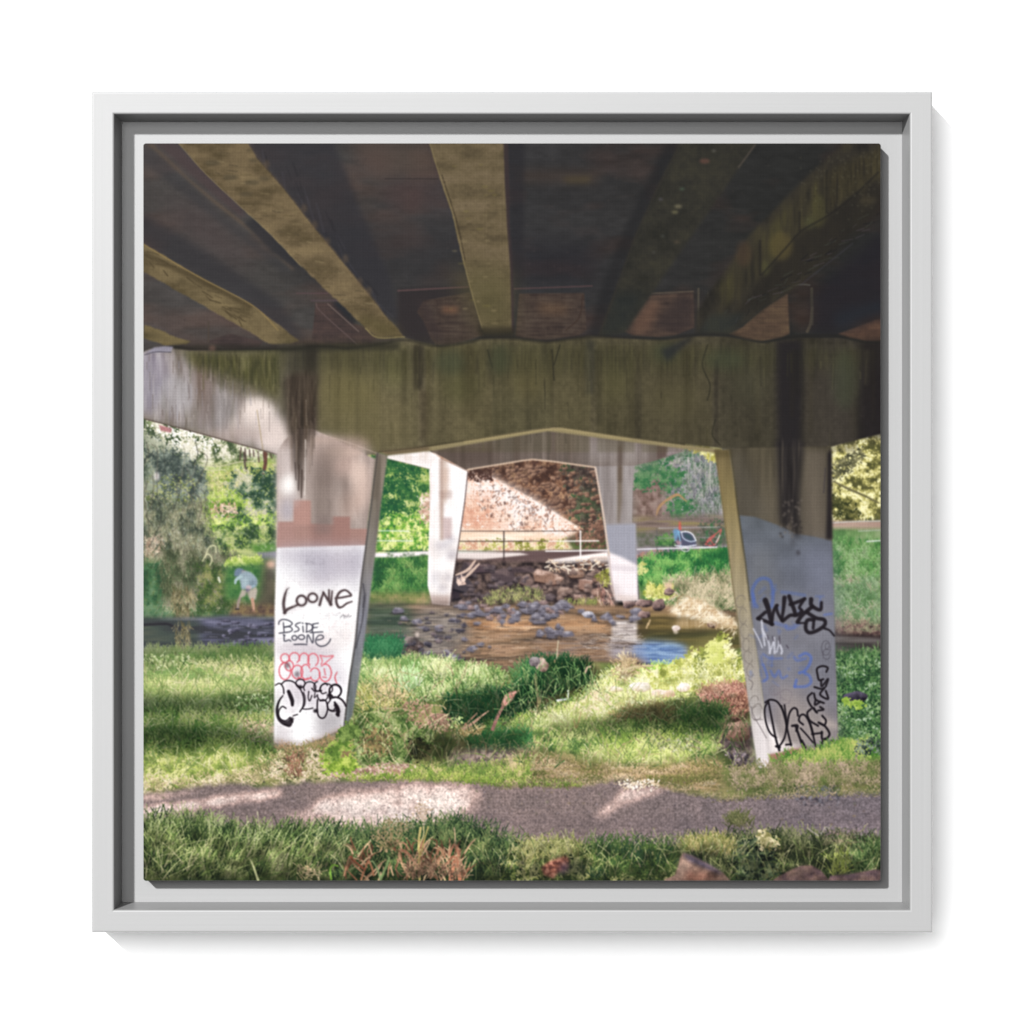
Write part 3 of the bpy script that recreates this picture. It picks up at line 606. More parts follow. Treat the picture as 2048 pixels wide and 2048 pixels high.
tex(poly(V('11', '1470,300 1600,310 1930,340 1930,460 1470,440'), 6), '54403e 7a5c56 94806f', n8, con=1.8)
blades(poly(V('11', '1470,280 1930,310 1930,420 1470,390')), 260, (5, 12), '6a7a58 8f9070 a8937c 7a5f58', n8, spread=.8)
tex(poly(V('11', '1470,440 1930,455 1930,640 1470,620'), 3), '3c3836 57504e 6f6866', nh, con=1.6, lab=STREAM)
fill(V('11', '1480,425 1930,450 1930,470 1480,440'), '2e1f22', .7, 2)

# ======================================================== light and shade on the near ground
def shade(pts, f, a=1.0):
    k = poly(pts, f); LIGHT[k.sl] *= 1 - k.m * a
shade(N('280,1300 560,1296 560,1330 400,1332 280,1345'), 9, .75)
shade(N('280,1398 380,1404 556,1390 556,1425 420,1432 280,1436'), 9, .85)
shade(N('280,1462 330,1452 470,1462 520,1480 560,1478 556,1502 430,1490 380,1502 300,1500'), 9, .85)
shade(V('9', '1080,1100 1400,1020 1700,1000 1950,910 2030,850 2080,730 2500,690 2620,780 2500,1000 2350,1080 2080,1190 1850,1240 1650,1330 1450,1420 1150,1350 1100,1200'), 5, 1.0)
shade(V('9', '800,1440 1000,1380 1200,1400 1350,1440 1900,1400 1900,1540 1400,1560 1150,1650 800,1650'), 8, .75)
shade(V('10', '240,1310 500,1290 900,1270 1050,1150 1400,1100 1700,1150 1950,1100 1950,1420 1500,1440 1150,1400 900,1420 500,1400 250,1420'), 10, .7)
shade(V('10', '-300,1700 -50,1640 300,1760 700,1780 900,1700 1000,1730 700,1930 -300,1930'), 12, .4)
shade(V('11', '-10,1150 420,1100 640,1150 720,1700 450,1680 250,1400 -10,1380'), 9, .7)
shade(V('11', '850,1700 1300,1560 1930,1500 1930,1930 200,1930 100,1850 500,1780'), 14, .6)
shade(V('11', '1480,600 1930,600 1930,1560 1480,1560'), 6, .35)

# ======================================================== the near bank: earth first, then grass
gb = poly(N('280,1300 556,1300 700,1322 760,1318 900,1322 1010,1345 1060,1330 1120,1322 1220,1326 1300,1342 1372,1330 1500,1290 1775,1310 1775,1600 280,1600'), 2)
tex(gb, '5c6a3a 7f8a4c a39a64', n30, con=1.6, lab=BANK)
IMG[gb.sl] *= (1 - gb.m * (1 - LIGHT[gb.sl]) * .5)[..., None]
# meadow on the left
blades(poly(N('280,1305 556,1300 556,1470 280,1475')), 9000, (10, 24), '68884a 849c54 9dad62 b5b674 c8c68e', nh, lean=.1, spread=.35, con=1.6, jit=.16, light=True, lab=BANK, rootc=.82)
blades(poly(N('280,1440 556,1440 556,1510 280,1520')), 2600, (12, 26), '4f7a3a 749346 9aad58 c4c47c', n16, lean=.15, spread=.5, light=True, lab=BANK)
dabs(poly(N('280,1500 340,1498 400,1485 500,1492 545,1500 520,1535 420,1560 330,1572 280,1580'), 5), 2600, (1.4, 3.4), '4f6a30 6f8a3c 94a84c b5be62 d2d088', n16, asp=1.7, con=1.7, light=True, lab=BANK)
dabs(poly(N('470,1395 545,1395 545,1425 480,1425'), 4), 120, (2, 5), '6f9a50 b8cf8c e6ecc0', n8, asp=2.4)
dabs(poly(N('280,1315 380,1305 390,1325 290,1340'), 3), 160, (2, 4), '6a8a48 a8b878 d8dcb0', n8, asp=2.4)
blades(poly(N('280,1552 350,1560 480,1545 556,1505 640,1500 700,1545 640,1570 480,1572 340,1590 280,1594'), 4), 2000, (6, 14), '8f8a58 b5a478 cfb894 e6d2b4', n16, spread=1.0, con=1.8, lab=BANK)
blades(poly(N('480,1440 560,1455 570,1490 500,1480'), 4), 260, (8, 16), '8a7a58 b89c80 d8bfa4', n8, spread=.9, light=True, lab=BANK)
dabs(poly(N('560,1510 650,1500 660,1560 560,1565'), 4), 420, (2, 4), '5a5a3c 8f8f5c c0b088 e2cdb0', n8, asp=2.2, lab=BANK)
blades(poly(N('575,1515 605,1515 605,1555 575,1555'), 3), 100, (10, 20), '7a5444 a87a60', n8, spread=.5, lab=BANK)
# middle: lush grass along the water
blades(poly(N('700,1322 750,1318 880,1330 1000,1350 1010,1400 900,1400 720,1420 700,1380')), 5200, (12, 30), '567e40 7c9a54 9db26a b8c486 d2d8a4', n16, lean=.1, spread=.45, con=1.7, light=True, lab=BANK)
blades(poly(N('735,1290 800,1290 800,1312 735,1316'), 4), 700, (10, 26), '1f5a3a 2f6d44 4a8458', n8, lab=BANK)
blades(poly(N('1030,1345 1060,1325 1130,1320 1180,1332 1180,1370 1060,1410 1020,1400')), 1300, (10, 26), '1c4c2e 2a6036 467a44 688f56', n16, lean=.1, spread=.4, con=1.8, light=True, lab=BANK)
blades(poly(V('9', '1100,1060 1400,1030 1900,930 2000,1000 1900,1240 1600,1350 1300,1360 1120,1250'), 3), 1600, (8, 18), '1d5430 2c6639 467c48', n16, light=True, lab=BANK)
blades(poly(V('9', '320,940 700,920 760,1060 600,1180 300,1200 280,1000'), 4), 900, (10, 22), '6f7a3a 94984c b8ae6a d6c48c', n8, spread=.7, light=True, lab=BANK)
blades(poly(V('9', '420,920 700,920 720,1050 440,1080'), 4), 200, (14, 34), 'c0a878 e2cc9c', n8, lean=.7, spread=.6, lab=BANK)
blades(poly(V('9', '680,830 860,830 840,980 700,980'), 3), 120, (18, 36), '8fb870 b9d898 dcecc4', n8, spread=.4, wid=2.2, lab=BANK)
blades(poly(V('9', '960,760 1150,740 1120,860 1000,880'), 3), 120, (16, 36), 'c2cc88 e2e2b0', n8, spread=.4, lab=BANK)
# lit slope towards the right
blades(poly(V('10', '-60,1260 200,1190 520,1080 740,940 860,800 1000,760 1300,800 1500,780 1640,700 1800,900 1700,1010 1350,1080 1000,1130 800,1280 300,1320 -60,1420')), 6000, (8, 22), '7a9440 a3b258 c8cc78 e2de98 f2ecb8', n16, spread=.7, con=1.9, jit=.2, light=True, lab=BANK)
dabs(poly(V('10', '500,1100 800,950 1000,1000 1100,1100 900,1150 600,1200'), 5), 500, (1.8, 3.6), 'a8a860 d8d090 f2e6bc e6c8a0', n8, asp=2.2)
blades(poly(V('10', '1260,780 1520,780 1520,920 1300,920'), 3), 420, (12, 26), '8fb844 b6d464 d6e690', n8, spread=.3, lab=BANK)
blades(poly(V('10', '880,1000 1300,1030 1500,1060 1640,1000 1640,1030 1400,1080 900,1060'), 3), 420, (6, 14), 'a8b458 d6d684 f0e8b0', n8, spread=.7, light=True, lab=BANK)
blades(poly(V('10', '970,680 1100,720 1080,860 960,860'), 3), 150, (12, 28), 'a58c64 cdb48c ecd8b0', n8, spread=1.0, lab=BANK)
line(V('10', '1000,770 1120,740 1280,730'), 4, 'd8c49a', .95); line(V('10', '1060,710 1180,740 1330,830'), 2.2, 'b89c78', .9)
# the leafy bush by the water, in the sun
bp = poly(N('1300,1345 1335,1330 1372,1318 1385,1296 1405,1300 1425,1290 1440,1268 1456,1275 1462,1300 1486,1320 1492,1370 1420,1382 1340,1380 1290,1372'), 3)
dabs(bp, 2600, (2, 4.4), '7f8a38 aab04e cfd06a e8e690 f6f2bc', n16, asp=2.3, ang=-.9, aspread=.7, con=2, jit=.18, lab=BUSH)
dabs(poly(N('1395,1310 1425,1300 1420,1340 1395,1345'), 4), 130, (2, 3.6), '4a5a28 6f7a38', n8, asp=2.2)
blades(poly(N('1365,1330 1480,1320 1490,1385 1350,1385'), 4), 500, (8, 20), 'b8b860 dcd88c f4eebc', n8, spread=.6, lab=BUSH)
for y in (1290, 1300, 1312, 1322): dabs(poly(E('10', 1880, (y - 1180) / .207, 90, 30)), 60, (2.4, 5), 'c9cf66 e6e78c', n8, asp=2.6, ang=-.7, aspread=.5, lab=BUSH)
for q, t, m_, l_, s_ in ((('10', 1160, 940, 110, 52), 'fffaf4', 'f2e2d4', 'b89a84', 31), (('10', 1380, 1005, 115, 48), 'fdeee2', 'e8bda4', 'b08468', 32), (('10', 1580, 945, 62, 50), 'fffaf6', 'f6e6da', 'c8a890', 33), (('10', 930, 960, 66, 30), 'fbf0dc', 'e2cfae', 'a89468', 34)):
    ox, oy, kk = _v[q[0]]; rock(ox + kk * q[1], oy + kk * q[2], kk * q[3], kk * q[4], t, m_, l_, s_, STONES)
blades(poly(V('10', '1000,1010 1300,1040 1500,1065 1640,1010 1640,1030 1400,1085 1000,1060'), 3), 160, (4, 10), 'a8b458 d6d684 f0e8b0', n8, spread=.7, lab=BANK)
# dry mats, roots, the little stump
blades(poly(V('10', '850,1240 1000,1160 1250,1120 1450,1140 1600,1200 1500,1280 1100,1280'), 5), 900, (6, 14), '6f5c3c 94784c b5946a', n8, spread=1.1, light=True, lab=BANK)
for q, c, n_ in (('200,960 400,910 620,930 640,1100 500,1130 320,1110 180,1100', 'a06a5c c08c78 e0b49c 86544a', 900), ('390,1060 640,1040 650,1160 560,1250 420,1220 390,1130', '7a5040 a87860 c99a80 5a362e', 700)):
    kk = poly(V('11', q), 3); tex(kk, '5a3a34 a87868', n8, lab=ROOTS); blades(kk, n_, (8, 18), c, n8, spread=1.3, con=2.2, lab=ROOTS)
fill(V('11', '380,1150 460,1230 580,1250 640,1170 640,1240 520,1290 400,1250'), '33211f', .8, 3)
tex(poly(V('11', '240,1330 640,1300 720,1700 560,1680 400,1560 250,1420'), 5), '4a3f40 6c5c58 8a7870', n8, con=1.6)
rock(1365 + .207 * 535, 1180 + .207 * 1375, 27, 24, 'c09c88', '8a6858', '4a322a', 91, ROOTS, rough=.1)
fill(V('11', '640,1320 690,1310 710,1440 660,1430'), '211a1e', .85, 2); fill(V('11', '480,1470 640,1430 700,1500 560,1540'), '3a2c2a', .7, 4)
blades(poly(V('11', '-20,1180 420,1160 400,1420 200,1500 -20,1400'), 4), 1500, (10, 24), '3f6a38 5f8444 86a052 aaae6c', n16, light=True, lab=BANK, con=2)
line(V('11', '430,1210 400,1340 360,1450 340,1540'), 3, 'a88a66', .9, BRANCH)
dabs(poly(V('11', '420,1560 620,1590 680,1690 500,1690'), 3), 200, (1.6, 3.4), '3a3238 6a5c64 a08f94', n8)
# lower bank between the legs
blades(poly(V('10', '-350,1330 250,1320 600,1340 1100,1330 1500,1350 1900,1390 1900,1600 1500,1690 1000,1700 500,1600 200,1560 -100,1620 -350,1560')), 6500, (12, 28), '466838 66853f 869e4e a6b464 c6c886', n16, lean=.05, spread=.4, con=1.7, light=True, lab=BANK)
blades(poly(V('10', '800,1480 1500,1470 1700,1560 1500,1690 1000,1690 800,1600'), 5), 1500, (12, 30), '708f3e 93ab4e b3c062 d0d288', n16, spread=.45, lab=BANK)
blades(poly(V('9', '1350,1440 1930,1400 1930,1540 1400,1540'), 5), 800, (10, 24), '2f6a3a 428048 5a9450', n8, light=True, lab=BANK)
dabs(poly(V('10', '1300,1430 1700,1420 1720,1540 1350,1530'), 5), 160, (1.6, 3.2), '6f7a4a a8ac80 e2deb8', n8)
tex(poly(V('9', '1140,1560 1500,1530 1950,1540 1950,1660 1600,1700 1150,1720'), 6), '6a5a58 8f7a74 b09a8c', n8, con=1.8)
tex(poly(V('10', '-50,1560 250,1590 700,1680 1200,1720 1930,1640 1930,1960 -50,1960'), 6), '7d6e48 a58e64 bf9c78 cdb088', nh, con=1.7)
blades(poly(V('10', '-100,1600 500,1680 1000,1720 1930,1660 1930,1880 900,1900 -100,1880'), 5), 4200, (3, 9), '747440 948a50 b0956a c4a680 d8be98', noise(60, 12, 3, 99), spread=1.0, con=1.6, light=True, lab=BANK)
blades(poly(V('9', '300,1740 900,1720 1400,1700 1930,1640 1930,1860 1200,1860 500,1830'), 5), 2600, (5, 13), '66803a 869a48 aab05e c8b486', n16, spread=.5, con=1.7, lab=BANK)
dabs(poly(V('9', '80,1650 450,1640 800,1660 700,1760 250,1800 0,1790'), 5), 800, (1.6, 3.6), '9a7868 c8a490 ecd0c0 b08a74', n8, lab=BANK)
# leafy shrub against the left leg
sp = poly(V('9', '-40,1560 0,1440 130,1330 260,1220 420,1170 600,1180 800,1290 900,1320 1000,1400 960,1480 820,1560 780,1650 500,1640 250,1700 0,1740'), 4)
tex(sp, '33451f 506a2c 748a3c', n16, con=1.8, lab=SHRUB)
dabs(sp, 9000, (1.3, 3.0), '3f5429 566f37 708848 8c9f5a b0b87e', n16, asp=1.8, con=1.5, jit=.22, lab=SHRUB)
dabs(poly(V('9', '-40,1620 200,1600 250,1720 -40,1740'), 5), 500, (2, 4.4), '6f8f30 9cb844 c4d264', n8, asp=1.8, lab=SHRUB)
dabs(poly(V('9', '300,1420 560,1360 560,1560 350,1560'), 6), 450, (2, 4), '5a5034 84724a a58f5c', n8, asp=2)
dabs(poly(V('9', '760,1470 900,1440 960,1500 850,1640 780,1640'), 4), 240, (2, 4), '1f2418 33361f 4a4a2a', n8)
dabs(poly(V('9', '700,1080 900,1070 1000,1150 900,1220 1150,1190 1170,1330 1100,1390 900,1320 760,1290'), 4), 300, (2, 4), '8a6a54 b08c70 cfa98c', n8, asp=2.4)
for i in range(90):
    r_ = rng.uniform(30, 130); a0 = rng.uniform(170, 215); a1 = a0 + rng.uniform(60, 160)
    line(E('9', 1060 + rng.normal(0, 25), 1320 + rng.normal(0, 14), r_, r_ * .95, a0, a1), 1.6, ['c59c84', '94705c', 'e2bfa4', '6f5044'][i % 4], .85)
for q in ('520,1150 640,1140 760,1160', '930,1150 1000,1115 1080,1120 1120,1150', '560,1180 700,1150 800,1180'): line(V('9', q), 2.4, 'c4ac88', .9)
dabs(poly(V('9', '1180,1230 1260,1230 1260,1330 1190,1330'), 3), 60, (2, 4), '9cb860 d0dc98', n8)
for i in range(60): line(V('9', f'{1200 + rng.uniform(0, 260)},{1390 + rng.uniform(-10, 20)} {1190 + rng.uniform(0, 320)},{1300 + rng.uniform(-20, 60)}'), 1.6, ['b89c64', 'dcc894', '8a7448'][i % 3], .8)
line(V('9', '1300,1340 1400,1270 1460,1220 1530,1170'), [6, 6, 4, 3], 'b9917a', 1, BRANCH); line(V('9', '1280,1330 1340,1270 1420,1190'), [4, 4, 3], '9a745f', 1, BRANCH)
line(V('9', '1570,1345 1620,1220 1680,1110'), [7, 7, 6], 'a5746a', 1, BRANCH); fill(V('9', '1655,1110 1690,1020 1740,985 1840,965 1790,1010 1770,1060 1720,1110 1690,1130'), 'c48676', 1, .8, BRANCH)
for q in ('1680,1100 1720,1020 1800,985', '1700,1110 1750,1050', '1675,1080 1700,1010'): line(V('9', q), 2, 'e2b4a2', .9)
line(V('10', '150,820 160,950 180,1060 180,1170'), [5, 6, 7, 8], 'b09a72', .7, BRANCH); line(V('10', '205,960 200,1080'), 3, 'cbb88c', .5)
rock(1040 + .207 * 215, 1180 + .207 * 730, 13, 15, 'e8d4c4', 'b59a88', '6a544a', 66, STONES); rock(1040 + .207 * 140, 1180 + .207 * 695, 11, 11, 'b0a4a4', '7a6e70', '3a3236', 67, STONES)
line(V('10', '355,660 360,580 370,490'), 2, 'd8d0b0', .9); line(V('10', '355,1070 460,1050'), 4.5, 'e6e8e6', .95); line(V('10', '460,1050 465,975'), 4, 'f2f4f4', .95)
line(V('10', '520,1250 545,1330 590,1180'), 2.6, '8a6a48', .8, BRANCH); line(V('10', '630,800 650,750 680,740'), 4, 'dcb89c', .9)
# long loose stems and dark gaps
for i in range(420):
    x, y = rng.uniform(700, 1510), rng.uniform(1345, 1530); blob(x, y, rng.uniform(3, 9), rng.uniform(2, 5), 2.5, '22301c', .22)
for i in range(160):
    x, y = rng.uniform(285, 552), rng.uniform(1320, 1550); blob(x, y, rng.uniform(3, 9), rng.uniform(2, 5), 2.5, '2c3c22', .22)
blades(poly(N('700,1340 900,1335 1010,1360 1200,1380 1500,1430 1510,1540 700,1540')), 1100, (18, 42), '50703a 8a9a54 c4c284 e0d8a8 a8906c', noise(12, 12, 3, 97), spread=.6, con=2.4, jit=.25, light=True, lab=BANK)
blades(poly(N('282,1330 552,1320 552,1540 282,1545')), 700, (16, 38), '5c7a40 8c9c54 bcbc7c dcd4a4', noise(12, 12, 3, 98), spread=.6, con=2.4, jit=.25, light=True, lab=BANK)
blades(poly(N('1025,1345 1180,1335 1200,1400 1000,1430')), 120, (16, 34), '5c8a4a 86a864 a8b878', n8, spread=.5, lab=BANK)
# right of the right leg
tex(poly(V('11', '1470,600 1935,590 1935,1600 1470,1600'), 4), '2c4a2c 40623c 5a7a4a', n16, con=1.5, lab=BANK)
blades(poly(V('11', '1470,640 1935,600 1935,1560 1470,1560')), 2600, (10, 26), '26452a 3c6436 5c8048 86a06c', n16, spread=.8, con=1.9, jit=.2, lab=BANK)
dabs(poly(V('11', '1480,620 1935,620 1935,1400 1480,1400')), 900, (1.6, 3.6), '223e28 36603a 567f48 7a9c66 9db494', n8, asp=2.4, con=1.8, jit=.2, lab=BANK)
rock(1365 + .207 * 1675, 1180 + .207 * 1035, 23, 12, '5a5468', '38343f', '1a181f', 71, STONES)
dabs(poly(V('11', '1560,1060 1760,1080 1720,1150 1560,1110'), 3), 80, (2.4, 4.6), '7fa03a a8c058', n8, asp=2); fill(V('11', '1480,780 1560,820 1540,900 1490,900'), '1f3a30', .6, 4)
# ======================================================== the underside of the deck
dk = poly(N('280,280 1775,280 1775,700 280,700')); 
fld = ramp(XX / S, '464240 43403e 3b3938 343334 2e2d2d 292928 252524') * (.92 + .16 * noise(160, 50, 4, 60)[..., None])
fld = fld * (.93 + .14 * noise(24, 9, 4, 66)[..., None])
fld = fld + (np.array([.05, .012, .0]) * np.clip(noise(120, 50, 3, 61) - .45, 0, 1)[..., None] * 2)
put(poly(N('340,280 1775,280 1775,700 560,700 287,706 287,676')), fld, 1, DECK); put(poly(N('280,280 1775,280 1775,690 340,692 287,676 280,676')), fld, 1, DECK)
def soft(pts, c, a, f): fill(pts, c, a, f)
soft(V('B', '-900,620 700,640 720,1130 -100,1130 -600,1130'), '2b2a2d', .5, 22); soft(V('B', '1000,800 1650,800 1640,1130 1000,1130'), '232228', .6, 20)
soft(V('B', '-250,30 350,30 420,300 -100,300'), '5c4b40', .55, 14); soft(V('B', '0,295 430,295 560,560 0,540'), '453738', .5, 14)
soft(V('A', '150,480 520,520 900,900 800,1000 400,800'), '4f4141', .5, 20); soft(V('A', '1640,60 1930,60 1930,320 1700,300'), '54433e', .5, 14)
soft(V('B', '1000,230 1700,230 1640,340 1000,330'), '42362f', .6, 8); soft(V('B', '1380,290 1600,285 1580,330 1400,330'), '5a4c2c', .5, 5); line(V('B', '0,300 410,300'), 2, '332c2c', .7)
for i in range(70):
    x, y = rng.uniform(300, 1750), rng.uniform(290, 640); line([(x, y), (x + rng.uniform(10, 60), y + rng.normal(0, 3))], rng.uniform(1, 2.4), ['544640', '2a2829'][i % 2], .14, soft=2)
for i in range(300): blob(rng.uniform(290, 1760), rng.uniform(290, 650), rng.uniform(1, 2.4), 1.2, .6, ['5c4e48', '242226'][i % 2], .25)
fill(N('500,284 668,284 722,420 782,560 803,655 779,640 730,577 624,448 567,375 505,300'), '2f2e33', .7, 5, DECK)
fill(N('284,484 284,425 420,508 560,606 612,684 556,655 505,609 394,549'), '302f33', .65, 6)
fill(N('1026,600 1022,539 1012,284 1050,284 1046,560 1040,660 1028,664'), '262529', .6, 4)
for i in range(26):
    t = rng.random(); x, y = 520 + 260 * t + rng.uniform(0, 60) * (1 - t), 300 + 340 * t; line([(x, y), (x + 26 * t + 6, y + rng.uniform(20, 60))], rng.uniform(1.5, 5), ['242327', '46434a'][i % 2], .25, soft=3)
# diaphragm walls between the girders
def wall(pts, c0, lab=DIAPH):
    k = poly(pts, .8); put(k, ramp(nhf, c0), 1, lab); put(k, ramp(n16, c0), .5)
w0 = '332a28 433731 51453c'
soft(V('B', '100,1150 700,1130 760,1500 330,1590 100,1500'), '302b2c', 1, 4)
wall(V('B', '300,1245 660,1180 740,1440 760,1510 640,1550 520,1585 400,1585 360,1540 300,1400 250,1330'), w0); soft(V('B', '440,1290 570,1290 560,1340 450,1335'), '8a5f44', .6, 4); soft(V('B', '250,1240 330,1240 470,1590 380,1590'), '3a3030', .6, 6)
wall(V('B', '1040,1190 1540,1185 1560,1470 1500,1510 1250,1545 1100,1540 1010,1520'), w0); soft(V('B', '1180,1260 1420,1280 1400,1350 1200,1340'), '74563c', .5, 8); line(V('B', '1530,1200 1500,1370 1400,1470'), 3, '3a2c26', .6)
wall(V('C', '-60,1480 0,1390 140,1200 470,1180 480,1450 330,1510 200,1525 0,1510'), '362c29 483a33 554439'); soft(V('C', '350,1210 460,1200 480,1450 350,1500 160,1440'), '332b2b', .7, 6); soft(V('C', '0,1400 130,1250 220,1260 130,1480 0,1500'), '6f503f', .5, 6)
wall(V('C', '740,1500 850,1450 1010,1310 1200,1190 1215,1500 1150,1530 1000,1555 880,1540'), '3f332a 503f33 5c4a38'); wall(V('C', '1590,1500 1890,1390 1930,1390 1930,1555 1800,1555 1680,1530'), '3f302a 503b30 5c4436')
wall(V('A', '1360,1260 1500,1260 1660,1420 1740,1450 1830,1525 1760,1590 1700,1600 1420,1605 1330,1560'), '38302f 453836 4f3f3a'); soft(V('A', '1480,1260 1560,1250 1690,1400 1640,1430'), '25262b', .8, 3)
wall(V('A', '700,1500 950,1560 920,1600 700,1620 520,1560'), '3a3130 463a38 4c3e3a')
for v, q, w, c in (('B', '100,1165 640,1135', 3.4, '574242'), ('B', '1000,1150 1600,1128', 3.2, '4d3c3d'), ('C', '150,1185 470,1170', 2.6, '584c40'), ('C', '980,1180 1270,1120 1370,1120', 3, '4c4a44'), ('A', '1210,1185 1450,1185', 2.4, '554244'),
                   ('A', '1320,1242 1530,1240', 2.6, '54464a'), ('A', '1360,1260 1400,1330 1690,1590', 2.4, '5a4a48'), ('A', '1450,1265 1690,1480', 2.4, '6a5a54'), ('A', '530,1400 530,1560', 3, '4a4038'), ('C', '510,1150 510,1420', 4, '4c463c'), ('C', '585,1180 585,1290', 2.4, '524c42'),
                   ('C', '1385,1150 1390,1420', 6, '423d32'), ('C', '1390,1300 1375,1420 1350,1480', 6, '4c4438')): line(V(v, q), w, c, .8)
# dim girders on the right
g4 = poly(N('1196,676 1230,585 1272,470 1318,370 1360,284 1514,284 1392,460 1300,592 1251,664'), 3); put(g4, ramp(noise(40, 30, 4, 62), '242320 2e2c28 38352c'), 1, GIRD4); put(g4, ramp(n8, '2a2a24 3a382c'), .35)
soft(N('1200,676 1232,585 1290,585 1253,662'), '23292a', .5, 8); line(N('1360,288 1318,370 1272,470 1230,585 1198,672'), 4, '3a352b', .4, soft=3, straight=True); fill(N('1196,676 1230,585 1272,470 1318,370 1360,284 1334,284 1290,370 1244,470 1200,585 1176,676'), '1f1f21', .55, 5)
for x, y, s_, c in ((355, 515, 30, '6f6850'), (330, 560, 26, '6a6448'), (385, 380, 20, '4a5a48'), (220, 460, 16, '54505a'), (235, 745, 14, '565850'), (165, 870, 14, '4e4c48'), (630, 85, 16, '6a6860'), (560, 165, 40, '5f4238'), (345, 790, 24, '4a4034')): blob(1265 + .2588 * x, 280 + .2588 * y, .2588 * s_, .2588 * s_ * .5, 1.5, c, .7)
line(V('C', '945,40 880,130 820,210'), 4, '4c443c', .6, soft=2)
g5 = poly(V('C', '600,1160 760,960 900,740 1080,560 1330,300 1640,30 1940,30 1940,330 1880,560 1640,760 1480,960 1240,1150 1000,1320 760,1500 490,1500 500,1330'), 3)
put(g5, ramp(noise(30, 60, 4, 63), '24221f 322e27 3c3729'), 1, GIRD5)
put(poly(V('C', '640,1150 900,900 1100,620 1300,420 1500,260 1500,590 1310,700 1180,840 1000,1050 700,1320'), 6), ramp(noise(14, 90, 3, 64), '2b2821 3a3527 484329'), .8)
put(poly(V('C', '1500,250 1930,60 1930,260 1700,430 1520,570'), 6), ramp(nvf, '2a261f 3a3424 47402a'), .7)
soft(V('C', '1000,1050 1310,700 1500,590 1900,290 1930,560 1500,960 1200,1150 900,1330 700,1480'), '26231f', .7, 5)
for x, y, rx, ry, c, a in ((1440, 550, 60, 130, '504c2c', .5), (1150, 820, 90, 110, '584d2c', .6), (1030, 990, 30, 60, '565530', .5), (1370, 640, 40, 50, '4f5030', .5), (1820, 470, 70, 30, '4a4230', .5), (860, 880, 60, 100, '4a382a', .5)): blob(1265 + .2588 * x, 280 + .2588 * y, .2588 * rx, .2588 * ry, 4, c, a)
for x, y0, y1 in ((1500, 240, 560), (985, 780, 1040), (1290, 560, 700)): line(V('C', f'{x},{y0} {x},{y1}'), 5, '1f1d1c', .45, soft=3)
line(V('C', '1000,1040 1180,840 1310,700 1500,590 1700,440 1900,250'), 4, '1f1d1c', .5, soft=3)
for i in range(60):
    t = rng.random(); x, y = 700 + 1200 * t, 1330 - 830 * t + rng.uniform(0, 160); line(V('C', f'{x},{y} {x + rng.uniform(20, 90)},{y - rng.uniform(5, 50)}'), rng.uniform(1, 2), ['4a4248', '17171b', '3c4038'][i % 3], .5)
for i in range(160): blob(1265 + .2588 * rng.uniform(1300, 1930), 280 + .2588 * rng.uniform(100, 620), 1.2, 1.2, .5, ['6a6650', '191818'][i % 2], .5)
soft(V('C', '600,1350 900,1340 1000,1200 760,1500 500,1500'), '2a2f2e', .6, 5); soft(V('C', '1400,1180 1930,700 1930,1350 1580,1490 1400,1500'), '211f25', .75, 10); soft(V('C', '1550,1350 1930,1240 1930,1330 1600,1480'), '222a32', .5, 8)
line(V('C', '1300,1120 1500,960 1700,800'), 3, '3c3a42', .35, soft=2)
# pale girder soffits
def girder(pts, lab, c, dark=None):
    k = poly(pts, .7, wob=.5, wobs=14); put(k, ramp(noise(50, 24, 4, 65 + lab), c), 1, lab); put(k, ramp(noise(5, 5, 3, 75), '5a4c34 857452'), .16)
    return k
girder(N('288,650 319,660 345,672 381,682 372,689 330,690 287,676'), GIRD1, '4a422c 62563a 706242')
girder(N('284,486 330,512 394,551 450,582 505,611 552,646 598,682 580,688 539,688 479,652 383,598 284,542'), GIRD2, '50452f 695b40 7a6a4a')
for i in range(26):
    t = rng.random(); x, y = 290 + 200 * t, 505 + 130 * t + rng.uniform(-6, 14); line([(x, y), (x + rng.uniform(6, 26), y + rng.uniform(3, 14))], rng.uniform(1.2, 3), '463b28', .6)
soft(N('284,500 394,551 505,611 500,618 390,562 284,512'), '4a3f2b', .7, 2); line(N('284,487 394,551.5 505,611 556,660'), 2.6, '8a7448', .7)
fill(V('A', '100,30 130,60 380,300 600,480 830,660 1000,850 1200,990 1180,1010 830,690 560,480 330,280 60,40'), '5e4f42', .75, 2); soft(V('A', '800,640 900,610 1020,740 1230,960 1200,1000 1000,840'), '2f2e31', .8, 3); soft(V('A', '130,30 290,30 620,350 830,570 780,600 560,420'), '4a3c3d', .7, 4)
soft(V('A', '0,60 120,80 560,520 1000,880 1180,1010 1100,1020 600,620 0,160'), '38373a', .55, 5)
girder(N('355,284 414,350 494,425 538,465 603,533 668,595 730,655 754,675 809,673 779,640 730,577 673,507 624,448 567,375 513,313 494,284'), GIRD3, '50442f 6b5b42 7c6a4c')
for i in range(60):
    t = rng.random(); x, y = 390 + 340 * t + rng.uniform(-20, 50), 300 + 340 * t; line([(x, y), (x + rng.uniform(6, 22), y + rng.uniform(-1, 3))], rng.uniform(1, 3), ['4a4030', '8a7a58', '54482f'][i % 3], .45)
for x, y, s_ in ((870, 330, 60), (960, 300, 44), (820, 420, 50), (560, 180, 60), (700, 290, 60), (850, 80, 30), (880, 160, 40)): blob(280 + .2588 * x, 280 + .2588 * y, .2588 * s_, .2588 * s_ * .35, 2, '4a4232', .6)
line(N('355,284 414,350 494,425 538,465 603,533'), 2, '8f7f58', .5); line(V('A', '900,130 1110,370 1330,650 1520,880 1740,1150 1930,1390'), 3, '3a3434', .5, rough=.3)
